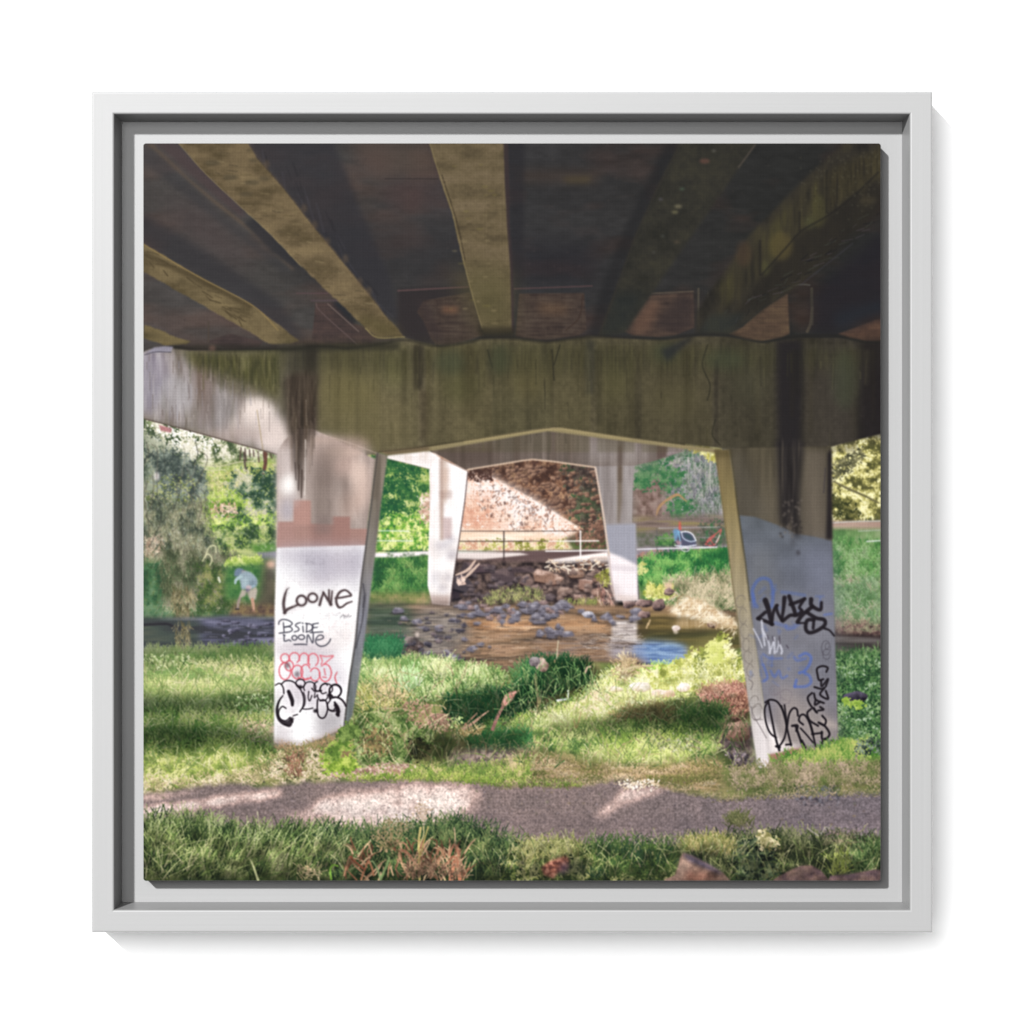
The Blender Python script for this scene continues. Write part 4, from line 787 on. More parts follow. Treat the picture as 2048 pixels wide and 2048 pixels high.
for x, y in ((1270, 530), (1350, 660), (1590, 920), (1450, 790), (1770, 1170), (980, 190), (1700, 1100)): blob(280 + .2588 * x, 280 + .2588 * y, 6, 9, 2.5, '5f4e3c', .45)
soft(N('700,628 754,675 809,673 785,645'), '5f5634', .5, 8); line(N('731,657 755,675 809,674'), 2.4, '8f8050', .7)
girder(N('857,284 881,360 904,427 925,518 946,598 963,655 967,666 1025,664 1026,603 1022,539 1016,448 1011,370 1009,284'), GIRD4 + 0 if False else GIRD3, '4b4130 62553e 70614a')
k = poly(N('857,284 881,360 904,427 925,518 946,598 963,655 967,666 1025,664 1026,603 1022,539 1016,448 1011,370 1009,284')); LAB[k.sl][k.m > .5] = GIRD1 + 40
put(poly(N('900,540 1025,540 1026,666 960,666'), 20), hx('565032'), .6); fill(N('1007,284 1017,284 1020,448 1026,539 1029,664 1024,664 1021,539 1014,448'), '3a3030', .85, 1.4)
line(N('860,288 882,360 905,427 926,518 947,598 964,655'), 2, '857650', .6); line(N('884,350 905,415 918,460 930,520'), 2, '3f3628', .7, rough=.4)
for i in range(40): blob(rng.uniform(900, 1000), rng.uniform(300, 650), rng.uniform(3, 9), rng.uniform(1, 2.5), 1, ['8a7a58', '453c2b', '756a3a'][i % 3], .35)
soft(N('955,655 1030,655 1032,676 960,676'), '2c281f', .8, 4)

# ======================================================== the near crossbeam and its two legs
bm = N('284,706 300,699 345,697 380,702 560,700 600,694 700,697 760,686 809,676 880,694 960,678 1030,676 1095,684 1180,672 1265,678 1330,680 1400,672 1460,674 1525,686 1600,676 1680,676 1740,686 1775,686 1775,865 1663,894 1440,897 1247,876 1123,857 1098,856 1060,861 859,892 757,905 753,910 555,910 404,868 290,838 284,836')
kb = poly(bm, .7)
bc = ramp(np.clip((XX - 250) / 1230, 0, 1), '686050 645b46 5b533c 514a36 464031 3c372c 2b2725') * (.84 + .3 * noise(26, 200, 4, 71)[..., None]) * (.9 + .2 * n8[..., None])
put(kb, bc, 1, BEAM); BEAMK = kb
for x0, x1, c, a in ((556, 612, '6f6a5a', .35), (636, 760, '6c6440', .35), (640, 838, '655e3c', .25), (852, 985, '574f31', .3), (985, 1105, '4d4a30', .3), (1110, 1180, '5c5536', .3), (1195, 1270, '4f492e', .3), (1284, 1425, '534c33', .35), (1440, 1550, '403c2e', .3), (1610, 1715, '474038', .4)):
    fill(N(f'{x0},690 {x1},690 {x1},905 {x0},905'), c, a, 2.5)
for x, y, rx, ry, c in ((700, 780, 50, 50, '6f673f'), (790, 740, 30, 40, '66643a'), (920, 770, 40, 40, '4c4c2c'), (1060, 750, 40, 50, '5f5634'), (1230, 760, 30, 50, '565232'), (1350, 800, 50, 40, '5a5338'), (1500, 760, 40, 50, '464433')): blob(x, y, rx, ry, 14, c, .5)
put(poly(N('556,690 1760,690 1760,735 1000,750 556,740'), 12), ramp(nvf, '2b2a1f 3c3a26 48462c'), .5)
for x0, x1, y0, y1, c, a, f in ((610, 634, 690, 850, '2b2722', .75, 4), (826, 848, 690, 780, '2f2a22', .7, 3), (838, 858, 780, 880, '3f3526', .45, 4), (1172, 1190, 680, 790, '2c2c28', .6, 4), (1270, 1282, 690, 880, '3c3726', .4, 3), (1428, 1438, 720, 890, '2a2620', .6, 2), (1553, 1606, 680, 900, '221f22', .88, 5), (1720, 1775, 680, 880, '1e1a1c', .7, 9), (1100, 1108, 700, 850, '37321f', .5, 3), (932, 945, 690, 840, '38321f', .4, 4), (1320, 1326, 700, 860, '35301f', .45, 2)):
    fill(N(f'{x0},{y0} {x1},{y0} {x1 - 3},{y1} {x0 + 3},{y1}'), c, a, f)
for i in range(70):
    x = rng.uniform(560, 1750); w_ = rng.uniform(3, 16); y1 = rng.uniform(760, 900); fill(N(f'{x},700 {x + w_},700 {x + w_ * .8},{y1} {x + w_ * .2},{y1}'), ['2c2818', '393320', '6e6648', '1f1d16'][i % 4], rng.uniform(.08, .28), 3)
for q in ('1415,690 1405,730 1420,770 1415,800', '1430,840 1425,870 1440,890', '1104,700 1108,760', '975,700 985,735', '1120,690 1108,730'): line(N(q), 3, '2c2a20', .6)
for i in range(120):
    x = rng.uniform(560, 1755); y = rng.uniform(695, 760) if i % 3 else rng.uniform(760, 860); line([(x, y), (x + rng.normal(0, 1.5), y + rng.uniform(10, 60))], rng.uniform(1.2, 4), ['2e2c1c', '625c3c', '3c3a22', '26241c'][i % 4], .2)
for x, y, rx, ry in ((1000, 720, 20, 30), (900, 725, 30, 24), (1330, 705, 24, 20), (1450, 720, 40, 20), (1690, 760, 24, 60)): blob(x, y, rx, ry, 8, '3f4632', .5)
fill(N('1322,700 1368,680 1390,672 1345,715 1335,724'), '23252a', .7, 3.5)
put(poly(N('600,740 640,735 820,800 830,890 757,905 640,850'), 14), hx('6f6440'), .35)
# dark joint and scallops under the girders
line(N('340,694 420,700 560,699 640,693 700,696 760,688 812,680 873,692 940,684 967,676 1030,676 1093,683 1170,674 1265,675 1320,678 1390,670 1462,671 1525,684 1580,674 1676,672 1730,684 1775,684'), [3, 4, 5, 6, 5, 5, 5, 4, 5, 7, 7, 5, 6, 5, 5, 6, 6, 4, 6, 6, 4, 5], '24221f', .62, soft=6)
soft(N('345,690 560,690 800,684 800,700 560,706 345,700'), '26251f', .6, 3); blob(425, 697, 7, 7, 2, '5f4a40', .8)
# the sunlit end on the left
lt = poly(N('284,706 300,699 340,697 372,706 390,730 420,760 470,790 520,800 548,815 572,835 578,870 600,872 640,870 700,885 752,906 700,925 555,912 404,868 290,838'), 8)
put(M(lt.y0, lt.x0, lt.m * kb.m[lt.y0 - kb.y0:lt.y0 - kb.y0 + lt.m.shape[0], lt.x0 - kb.x0:lt.x0 - kb.x0 + lt.m.shape[1]] if False else lt.m), hx('9c9290'), 0)
def inb(k):
    m = np.zeros((S, S), np.float32); m[k.sl] = k.m; b = np.zeros((S, S), np.float32); b[kb.sl] = kb.m; return M(0, 0, m * b)
lt.m = lt.m * np.clip(.55 + 1.1 * (noise(10, 80, 3, 84)[lt.sl]), 0, 1)
put(inb(lt), ramp(noise(14, 90, 4, 81), '7d706c 9c918f b4aaa8'), .95)
put(inb(poly(N('284,700 330,700 340,760 310,820 284,830'), 8)), ramp(noise(10, 60, 3, 82), '7c7484 9a929e b2acb4'), .8)
for x, y, rx, ry, c, a in ((515, 825, 34, 30, 'f2e2d8', .95), (545, 870, 34, 34, 'e8d6ce', .9), (500, 850, 50, 22, 'd8c8c0', .7), (580, 895, 26, 26, 'e2d2ca', .8), (470, 870, 60, 16, 'b8a49c', .6), (350, 790, 40, 40, 'b2b0b4', .5), (440, 820, 30, 40, '8a8484', .5), (415, 770, 14, 80, '74625a', .6), (400, 750, 10, 60, '6f5a4e', .6), (300, 770, 8, 60, '75707c', .5), (560, 900, 12, 10, 'd8c8c0', .5)):
    t = np.linspace(0, 6.28, 20); put(inb(poly(np.stack([x + rx * np.cos(t), y + ry * np.sin(t)], 1), 8)), hx(c), a)
for i in range(120):
    x, y = rng.uniform(290, 540), rng.uniform(705, 840); line([(x, y), (x + rng.normal(0, 1), y + rng.uniform(6, 40))], rng.uniform(1, 2.4), ['6a5e5a', 'c2b8b4', '5a4a40', '8f8a94'][i % 4], .3)
put(inb(poly(N('360,700 470,705 560,700 560,800 500,770 430,742 385,735'), 8)), ramp(noise(7, 40, 3, 83), '3a3a22 524f2e 6a6640'), .85)
for i in range(70):
    x, y = rng.uniform(375, 560), rng.uniform(705, 745); line([(x, y), (x + rng.normal(0, 1), y + rng.uniform(10, 50))], rng.uniform(1.5, 4), ['33361f', '5a5a30', '2c2a1e'][i % 3], .22, soft=3)
fill(V('A', '60,1640 110,1605 190,1595 260,1600 240,1640 60,1650'), '8f8a98', .9, 1.2); line(V('A', '35,1660 120,1638 240,1640'), 1.8, '4a4650', .7)
line(N('290,838 404,868 555,909'), 2.4, '5a4a44', .8)

# left leg
pl = N('555,905 570,880 600,858 625,858 660,874 710,899 753,919 743,996 732,1085 722,1161 710,1283 699,1356 687,1457 640,1478 600,1492 549,1487 549,1420 550,1226 554,1095 554,939'); kl = poly(pl, .5)
put(kl, ramp(noise(14, 80, 4, 91), '94837c ae9c94 c4b4ac'), 1, PIERL)
put(poly(N('553,900 600,890 600,1095 553,1095'), 5), ramp(noise(20, 60, 3, 92), 'b2a19a ccbcb6 e2d6d2'), .8)
for x, y, rx, ry, c, a, f in ((578, 970, 16, 24, 'fffaf6', 1, 7), (574, 925, 14, 30, 'd8cac6', .7, 8), (575, 1020, 14, 22, 'b4abb2', .9, 6), (650, 950, 34, 60, '8a7a72', .55, 12), (690, 930, 30, 26, 'c2a498', .7, 9), (722, 970, 20, 50, 'd8bcae', .85, 9), (700, 890, 40, 16, 'b89c90', .7, 8), (650, 1030, 26, 40, '85766e', .5, 10), (645, 905, 30, 26, 'b59e94', .6, 9), (620, 960, 14, 60, 'b5a49c', .6, 8), (700, 1010, 22, 26, 'c0a294', .6, 9), (690, 905, 40, 9, 'cbb0a2', .8, 5), (650, 880, 30, 8, 'bfa598', .7, 5)): blob(x, y, rx, ry, f, c, a)
put(kb, bc, 0)
fill(N('557,1044 588,1044 588,1002 622,1002 622,1048 668,1050 668,1034 700,1034 700,1058 737,1058 733,1094 554,1096'), 'a67c72', .85, 1.2); fill(N('588,1000 622,1002 622,1050 588,1050'), 'bd9084', .6, 2); fill(N('623,1050 668,1050 668,1093 623,1095'), '957069', .6, 4); fill(N('554,1046 588,1046 588,1096 554,1096'), 'b08880', .5, 2); fill(N('664,1034 701,1034 701,1092 664,1092'), '9a7068', .5, 1.5)
fill(N('630,1030 665,1030 662,1070 630,1070'), '7d6c68', .5, 6)
kw = poly(N('554,1096 733,1091 722,1161 710,1283 699,1356 687,1457 640,1478 600,1492 549,1487 549,1420 550,1226'), .8); put(kw, ramp(n30, 'f6f1f2 fcf9f9 ffffff'), 1, PIERL)
for q, c, a, f in (('554,1098 733,1094 728,1150 640,1175 554,1130', 'b8b0bc', .85, 12), ('600,1096 660,1096 655,1150 600,1150', 'aaa6b4', .4, 10), ('700,1100 733,1096 720,1180 700,1190', 'b4b0bc', .4, 9), ('554,1110 640,1140 600,1160 554,1150', 'ffffff', .5, 12), ('550,1290 620,1280 680,1290 660,1330 550,1310', 'cfc3ca', .85, 10), ('580,1330 640,1320 690,1330 690,1380 600,1390', 'd8ced6', .75, 10), ('560,1360 640,1370 670,1420 580,1420', 'ccc2ca', .75, 12), ('630,1430 692,1400 688,1460 640,1478', 'a49ea2', .75, 9), ('549,1440 580,1450 585,1490 549,1488', 'd8cfd2', .8, 7), ('600,1400 625,1440 615,1490 585,1480', 'ffffff', .8, 8), ('640,1270 715,1240 708,1300 640,1300', 'efe4e2', .6, 10)): put(M(*(lambda z: (z.y0, z.x0, z.m))(poly(N(q), f))), hx(c), a)
put(kl, hx('ffffff'), 0)
fill(N('549,1478 600,1486 640,1474 688,1452 688,1470 640,1490 549,1496'), '8a6f62', .6, 4)
# side face of the left leg
ks = poly(N('753,905 776,911 763,1006 751,1110 738,1213 732,1263 720,1346 705,1432 687,1458 699,1356 710,1283 722,1161 732,1085 743,996'), .6)
put(ks, ramp(np.clip((YY - 620) / 540, 0, 1), '8c8072 7c7266 7a7470 80808a 74767a 6a7270') * (.9 + .2 * nv[..., None]), 1, PIERL); line(N('755,907 744,996 733,1085 723,1161 711,1283 700,1356 689,1450'), 3.4, '4f4a4a', .75); fill(N('752,906 768,909 756,1000 745,1000'), '51463c', .5, 4)
line(V('9', '330,60 310,300 250,560'), 3, '45434a', .7); line(V('9', '345,40 330,200 290,420'), 2, '55535c', .6); line(V('5', '320,1680 335,1800 320,1900'), 3, '3f3c44', .7)
# black run-off stains
fill(N('574,700 640,696 640,770 574,770'), '2b2823', .45, 8)
put(poly(N('568,760 584,748 612,744 634,750 634,860 616,880 606,930 606,985 600,985 594,950 588,930 584,880 576,860'), 6), ramp(noise(6, 60, 3, 93), '2a221d 3d322a 574a3e'), .82)
for q, w in (('598,930 597,980', 3), ('590,925 592,960', 2), ('604,940 603,995', 3), ('612,900 609,960', 2.5)): line(N(q), w, '3a2d28', .7)
line(N('611,880 610,960 609,990'), 3, 'e2d6ce', .7); line(N('612,800 613,850'), 2.4, '8f8272', .5); line(N('514,820 520,860 526,900'), 2, 'a08a5c', .5)
for i in range(60):
    x, y = rng.uniform(576, 632), rng.uniform(765, 880); line([(x, y), (x + rng.normal(0, 1), y + rng.uniform(20, 80))], rng.uniform(1.4, 4), ['2a211e', '7a685a', '4a3c30'][i % 3], .25, soft=3)
line(N('640,868 700,886 752,906'), 2, 'c9b0a2', .5)

# the lit soffit edge of the crossbeam
fill(V('5', '470,408 960,352 1932,200 2110,175 2240,170 2910,270 3780,385 3790,410 3750,420 2910,312 2110,206 1990,225 1000,395 560,440'), '8d7f5c', 1, .8, BEAM); fill(V('5', '1300,300 1932,204 2110,180 2250,180 2900,280 2900,296 2240,200 2110,196 1932,222 1300,325'), 'a89668', .7, 1.5); fill(V('5', '460,405 960,350 960,390 560,440'), '5c4a3a', .6, 2)
line(V('5', '470,406 960,350 1932,198 2110,172 2240,168 2910,268 3770,380'), 1.6, '3d3624', .5)

# right leg
kr = poly(N('1440,896 1663,893 1664,1027 1666,1130 1670,1263 1673,1366 1676,1482 1640,1500 1541,1534 1528,1408 1514,1304 1499,1201 1489,1116 1475,1017 1466,944 1459,900'), .6)
put(kr, ramp(np.clip((YY - 600) / 560, 0, 1), '4c4536 585044 5f574e 665f58') * (.84 + .3 * noise(14, 120, 4, 95)[..., None]), 1, PIERR)
put(poly(N('1606,900 1655,900 1655,1080 1606,1075'), 6), hx('6e6357'), .6); put(poly(N('1460,900 1480,900 1540,1040 1480,1030'), 10), hx('5c564c'), .5)
kp = poly(N('1479,1031 1510,1034 1541,1045 1570,1056 1593,1068 1630,1074 1664,1082 1666,1130 1670,1263 1673,1366 1676,1482 1640,1500 1541,1534 1528,1408 1514,1304 1499,1201 1489,1116'), 1.2)
put(kp, ramp(np.clip((YY - 740) / 500, 0, 1), '5d6268 636773 6d6f7b 757580 7d7880 867e80') * (.93 + .14 * n30[..., None]), 1, PIERR)
for q, c, a, f in (('1600,1090 1666,1085 1672,1250 1620,1200', '7d8094', .5, 14), ('1490,1110 1540,1090 1560,1180 1500,1190', '747474', .5, 14), ('1500,1200 1676,1200 1676,1300 1514,1300', '827f86', .5, 16), ('1560,1360 1600,1390 1670,1440 1676,1450 1676,1482 1560,1520 1541,1500', '9d918c', .75, 12), ('1640,1435 1676,1448 1676,1460 1650,1450', 'c4b4aa', .6, 4),
                   ('1528,1440 1545,1450 1560,1480 1570,1500 1541,1510', 'fbf2f0', .95, 6), ('1532,1480 1600,1490 1600,1505 1541,1510', 'e8dcd8', .7, 4)): fill(N(q), c, a, f)
put(poly(V('7', '905,300 1165,300 1170,420 1155,560 1140,760 1140,1050 1135,1250 1080,1210 1050,1160 960,1120 940,1050 930,760 915,560'), 5), ramp(noise(6, 110, 3, 96), '1c191b 2b2728 453e38'), .9)
for i in range(60):
    x, y = rng.uniform(1560, 1604), rng.uniform(1000, 1075); blob(x, y, 2.5, 2.5, 1, ['2a2526', '6a6058'][i % 2], .6)
fill(V('7', '1405,420 1445,380 1450,1250 1390,1250 1400,900'), '1f1b1e', .88, 2.5); line(V('7', '1380,560 1365,800'), 2, '38323a', .7); blob(1597, 1106, 4, 5, 1.5, '3f3d44', .8); blob(1586, 1085, 5, 10, 3, '4a4a50', .5)
# its inner face
ki = poly(N('1429,900 1459,900 1466,944 1475,1017 1489,1116 1499,1201 1514,1304 1528,1408 1541,1512 1541,1534 1517,1538 1505,1465 1497,1403 1489,1345 1481,1294 1472,1221 1462,1151 1456,1099 1448,1037 1439,969'), .8)
put(ki, ramp(np.clip((YY - 610) / 620, 0, 1), '6f6040 86764e 988864 a3967a a39a8e aea6a2 cfc4c2') * (.93 + .14 * nv[..., None]), 1, PIERR)
line(N('1460,900 1467,944 1476,1017 1490,1116 1500,1201'), 2.6, '4d4630', .7); line(N('1431,903 1440,969 1449,1037 1457,1099 1463,1151 1473,1221 1482,1294'), 2, '6a5a38', .6); fill(N('1429,898 1462,900 1464,915 1432,915'), '4a4026', .5, 4)
fill(N('1505,1440 1530,1430 1541,1512 1541,1534 1517,1538'), 'efe6e6', .75, 6); line(V('7', '460,1480 520,1280 545,1300'), 1.6, '8a7f64', .5)
fill(V('11', '840,1590 1000,1560 1060,1530 1250,1570 1200,1640 900,1690 850,1700'), 'a3705c', .9, 1.5, PIERR); fill(V('11', '1090,1530 1330,1540 1300,1600 1100,1600'), '8a6454', .7, 4)

# ======================================================== writing on the legs
def spray(v, q, w, c='2b2326', a=.93, soft=1.4, **kw): line(V(v, q) if isinstance(q, str) else q, w, c, a, None, soft, **kw)
K1 = '4a3a3c'
for q in ('1420,570 1400,630 1388,700 1400,800 1520,725', '1520,690 1560,640 1610,690 1560,730', '1630,660 1668,615 1710,660 1660,695', '1735,725 1772,605 1845,720 1856,590'): spray('8', q, 13, '6a5a60', .12, 8)
spray('8', '1420,570 1400,630 1388,700 1390,750 1400,800', [2, 5, 6, 6, 6], K1); spray('8', '1395,800 1420,770 1460,750 1520,725', [6, 6, 5, 4], K1); spray('8', '1425,570 1440,560', 2, K1, .6)
spray('8', E('8', 1560, 682, 46, 48, -60, 300), 4.6, K1); spray('8', E('8', 1668, 655, 44, 42, -60, 300), 4.2, K1); spray('8', '1735,725 1750,670 1772,605', [5, 5, 4], K1); spray('8', '1770,600 1800,650 1845,720', [4, 5, 6], K1); spray('8', '1842,722 1850,660 1856,590', [5, 4, 3], K1)
spray('5', '52,1818 110,1812 170,1800 205,1790 175,1755 140,1740 95,1760 65,1810 62,1860 85,1905 120,1900 160,1870 212,1850', [4, 4, 4, 4, 4, 4, 5, 5, 5, 5, 4, 4, 3], K1); spray('5', '-10,1740 -10,1830', 4, K1)
K2 = '2a2a38'
for q in ('1340,910 1345,885 1375,865 1430,872 1470,900 1450,925 1400,938', '1385,895 1392,985', '1400,938 1445,935 1472,960 1450,982 1400,990 1345,997', '1548,895 1515,905 1502,925 1530,945 1532,970 1490,985', '1572,930 1578,985', '1568,898 1574,902', '1612,905 1608,985', '1600,902 1650,912 1668,945 1640,975 1606,986', '1672,910 1664,985', '1672,908 1722,900', '1665,945 1712,940', '1645,992 1700,988 1765,984',
          '1385,1012 1400,1018', '1392,1015 1396,1072 1440,1062 1458,1075', '1612,1088 1622,1012 1668,1090 1674,1000', '1695,1062 1740,1058 1772,1040 1760,1018 1725,1020 1700,1055 1702,1095 1740,1122 1790,1115 1825,1085 1842,1052', '1488,1106 1550,1104 1612,1106'): spray('8', q, 2.4, K2, .9)
spray('8', E('8', 1492, 1042, 24, 22), 2.4, K2); spray('8', E('8', 1560, 1036, 30, 22), 2.4, K2)
R1 = 'e05a68'
for a in ((1400, 1238, 40, 42, 0, 360), (1492, 1235, 48, 50, 150, 420), (1585, 1250, 46, 60, 170, 400), (1672, 1255, 50, 62, 130, 420), (1400, 1362, 56, 82, -60, 300), (1442, 1312, 40, 48, 0, 360), (1520, 1372, 52, 66, 0, 360), (1600, 1370, 46, 70, 60, 330), (1690, 1395, 48, 62, -150, 150), (1790, 1380, 58, 84, -100, 180), (1590, 1420, 60, 26, 0, 180)): spray('8', E('8', *a), 2.6, R1, .85)
for q in ('1740,1212 1800,1222 1868,1215 1820,1260 1755,1315', '1740,1212 1760,1260 1750,1300', '1780,1340 1790,1400', '1765,1420 1800,1425', '1390,1280 1370,1300', '1900,1380 1885,1420 1900,1480'): spray('8', q, 2.4, R1, .8)
spray('9', '0,760 18,800 5,830', 2, 'd98088', .7); spray('9', '70,790 45,840 50,870 66,900', 2, 'd07880', .7); spray('9', '0,640 30,640', 3, 'd88088', .6)
for x, y, rx, ry, c, a, f in ((650, 940, 22, 40, '6f5f58', .5, 9), (690, 985, 16, 40, '7a6a62', .4, 9), (715, 945, 14, 24, 'e2c8ba', .6, 7), (668, 905, 24, 14, '8f7c72', .5, 7), (640, 990, 12, 40, '75665e', .4, 8), (585, 1000, 12, 16, 'c0b4b4', .5, 6)): blob(x, y, rx, ry, f, c, a)
for x, y in ((1425, 1310), (1520, 1395)): blob(280 + .207 * x, 1060 + .207 * y, 5, 6, 2, '6a5a62', .8)
for i in range(420): blob(rng.uniform(552, 725), rng.uniform(1098, 1480), rng.uniform(1, 2.2), rng.uniform(.8, 1.6), .6, ['b8b0ba', 'a89ca0', 'ffffff', '8f8890'][i % 4], .3)
KB = '251d24'
for q, w in (('1308,1500 1340,1482 1365,1492 1385,1530 1390,1580', 3.4), ('1365,1490 1400,1460 1450,1456 1500,1480 1550,1540 1580,1620 1575,1700 1545,1755', 3.6), ('1380,1600 1345,1650 1325,1720 1330,1790 1355,1840 1410,1870 1460,1850', [3, 5, 7, 8, 9, 12, 12]), ('1410,1722 1375,1705 1345,1740 1340,1790 1365,1830 1410,1840 1450,1810', 3.4), ('1400,1880 1440,1895 1460,1880', 5), ('1480,1795 1520,1782', 3),
             ('1580,1570 1595,1620 1590,1690 1570,1725 1620,1730 1670,1720', 3), ('1630,1560 1625,1620 1640,1650 1660,1600', 3), ('1660,1530 1690,1560 1730,1550 1745,1520', 3.4), ('1690,1575 1685,1620 1715,1590', 2.6), ('1810,1500 1790,1480 1755,1500 1740,1540 1760,1580 1800,1570', 3.2), ('1830,1560 1835,1630', 5), ('1715,1640 1712,1720 1722,1790 1755,1818 1790,1800 1812,1730 1800,1660 1770,1640 1740,1650', 4), ('1840,1640 1810,1690 1830,1740 1880,1750 1915,1720', 3.6), ('1880,1690 1905,1730 1915,1790', [5, 8, 8])): spray('8', q, (np.asarray(w) * .8 if not np.isscalar(w) else w * .8), KB, .9)
spray('8', '1435,1560 1452,1600 1470,1650 1472,1690', [7, 8, 8, 6], KB)
for a in ((1550, 1482, 44, 40, 0, 360), (1640, 1522, 58, 56, 150, 390), (1730, 1510, 50, 48, 60, 250), (1800, 1535, 60, 50, 150, 420), (1885, 1560, 56, 62, 100, 420), (1765, 1600, 50, 50, 20, 180)): spray('8', E('8', *a), 2.6, KB, .9)
for x, y in ((1550, 1520), (1465, 1830), (1830, 1600), (1700, 1750)): blob(280 + .207 * x, 1060 + .207 * y, 5, 4, 1.4, KB, .9)
spray('9', E('9', 52, 972, 58, 60, 120, 420), 3.4, KB, .9); spray('9', '0,1050 50,1035 100,1050 135,1085 152,1120', 4, KB, .9); spray('9', '0,1160 30,1165 50,1140', 3, KB); spray('9', '45,1085 70,1130 80,1175 70,1200', [4, 7, 8, 7], KB)
for i in range(26): blob(rng.uniform(605, 655), rng.uniform(1112, 1130), 2, .9, .5, '8a828e', .5)
for i in range(60): blob(rng.uniform(640, 700), rng.uniform(1225, 1280), 1.6, 1, .5, ['8a7a84', 'c9a0a4'][i % 2], .4)
for q in ('100,265 130,240 140,270', '145,250 165,260 180,235', '185,260 205,250'): spray('9', q, 1.8, '6f6870', .8)
# right leg
BL = '4a62a8'
for q, w, a in (('690,1830 676,1740 720,1655 780,1625 845,1650 870,1740 872,1830 860,1900', 7, .6), ('900,1690 880,1780', 4, .35), ('960,1760 1060,1770 1180,1790', 7, .35), ('690,1850 720,1900', 7, .5), ('1290,1800 1360,1800', 5, .3)): spray('7', q, w, BL, a, 3)
for q, w, a in (('680,40 690,160', 7, .4), ('900,320 1040,360 1120,330', 8, .35), ('1000,340 1010,380 1080,370', 5, .4), ('1370,240 1440,230', 5, .5), ('1330,70 1330,160', 5, .3), ('1130,640 1190,612 1240,650 1225,720 1180,780 1130,800', 6, .7), ('1180,800 1225,830 1240,890 1190,930 1090,935', 6, .6), ('1100,870 1085,930', 6, .6), ('780,720 820,840 790,880', 5, .6), ('850,780 890,840 930,780 960,850 1010,830', 5, .5), ('780,620 850,660 960,660', 5, .4), ('870,640 860,740', 4, .35), ('1080,650 1110,680 1190,660', 6, .5), ('760,640 770,720', 4, .35)): spray('11', q, w, '5068b4', a, 3)
for i in range(26):
    x, y = rng.uniform(1500, 1620), rng.choice([1205, 1255, 1330, 1350]) + rng.normal(0, 12); line([(x, y), (x + rng.uniform(-6, 14), y + rng.uniform(-14, 14))], rng.uniform(3, 7), '4a64b0', .22, soft=5)
KW = '1f1a20'
for q, w in (('728,275 760,250 800,215', 7), ('728,275 800,300 870,332', 7), ('800,100 828,180 845,260 862,332', [11, 10, 8, 7]), ('862,332 872,240 890,180 915,148', 6.5), ('905,150 920,220 958,292', 6), ('958,292 975,180 985,75', [6, 7, 9]), ('968,300 1040,245 1100,245 1155,205', 7), ('1030,60 1050,120 1075,180 1092,240', 8), ('1040,140 1120,112 1180,85', 7), ('1180,85 1130,165 1150,192', 6), ('1242,90 1248,150 1330,192 1342,120', [9, 8, 7, 6]),
             ('1255,160 1200,205 1150,250 1110,310', 8), ('1200,215 1290,270 1368,288 1372,340 1300,392 1225,412 1190,372 1205,295 1270,285', 7.5), ('1270,285 1262,370', 6), ('1370,370 1420,390 1465,442', [5, 4, 4]), ('1120,320 1180,318', 4)): spray('11', q, w, KW, .93, 1.6)
for q, w in (('765,295 775,400 795,535', 4), ('685,375 740,480 770,555', 3), ('770,380 830,500 845,610', 4), ('840,610 880,500 885,460', 3.5), ('885,470 890,610', 4), ('930,500 960,580 955,615', 4), ('930,520 910,600', 3)): spray('11', q, w, 'c8c8d4', .85, 1.6)
for q in ('820,440 826,480', '870,450 880,490', '935,450 940,520', '1005,535 1020,560'): spray('11', q, 3, '4a4450', .8)
for q in ('1390,790 1402,750 1350,735 1300,760 1305,820 1320,870 1360,862', '1340,870 1345,930 1405,860 1385,930', '1275,938 1340,955 1372,945', '1372,945 1330,1010 1405,1052 1385,975', '1250,995 1210,1040 1235,1110 1300,1185', '1270,1000 1290,1060 1365,1092', '1285,1060 1280,1110 1330,1080', '1330,1130 1362,1155 1310,1165', '1240,1150 1205,1190 1230,1260 1310,1312', '1350,1215 1385,1260 1370,1305 1330,1290', '1270,1140 1290,1180'): spray('11', q, 4.2, KW, .92)
for q, w in (('830,1075 860,1230 900,1430 935,1548', [3.4, 4, 4.4, 5]), ('830,1080 795,1140 800,1250 830,1350 865,1400 905,1425', 3.6), ('800,1085 850,1060 920,1085 980,1190 1003,1300 990,1410 960,1475 925,1520', 4), ('955,1120 990,1240 1020,1380 1050,1500', 4), ('985,1110 1010,1300', 3.4), ('1010,1330 1030,1200 1070,1142 1105,1155 1115,1215', 4), ('1060,1312 1110,1310 1100,1360', 5), ('1095,1320 1130,1420 1170,1525', 5), ('1165,1300 1125,1262 1140,1212 1180,1208 1225,1280 1260,1400 1290,1525', 4), ('1140,1335 1200,1400 1262,1475', 3.4), ('1210,1230 1240,1310 1265,1400', 4.4), ('1250,1392 1350,1380', 4), ('1315,1280 1380,1320 1420,1390 1390,1435 1350,1440 1345,1370', 4.6), ('1335,1525 1350,1470 1375,1435', 4.4), ('1000,1495 1050,1490', 4), ('905,1510 940,1520', 5), ('1150,1460 1180,1520', 7)): spray('11', q, w, KW, .92)
blob(1365 + .207 * 1448, 1180 + .207 * 1466, 3.4, 3, .8, KW, .95)
for a in ((1385, 560, 42, 70, 100, 440), (1392, 620, 36, 50, 0, 300), (1395, 545, 16, 30, 0, 300)): spray('11', E('11', *a), 1.8, '4a4650', .7)
for a in ((890, 970, 50, 46, 0, 360), (1000, 1010, 56, 50, 90, 400), (900, 980, 20, 30, 0, 300), (990, 1060, 50, 40, 0, 230)): spray('11', E('11', *a), 2, '7a7078', .5)
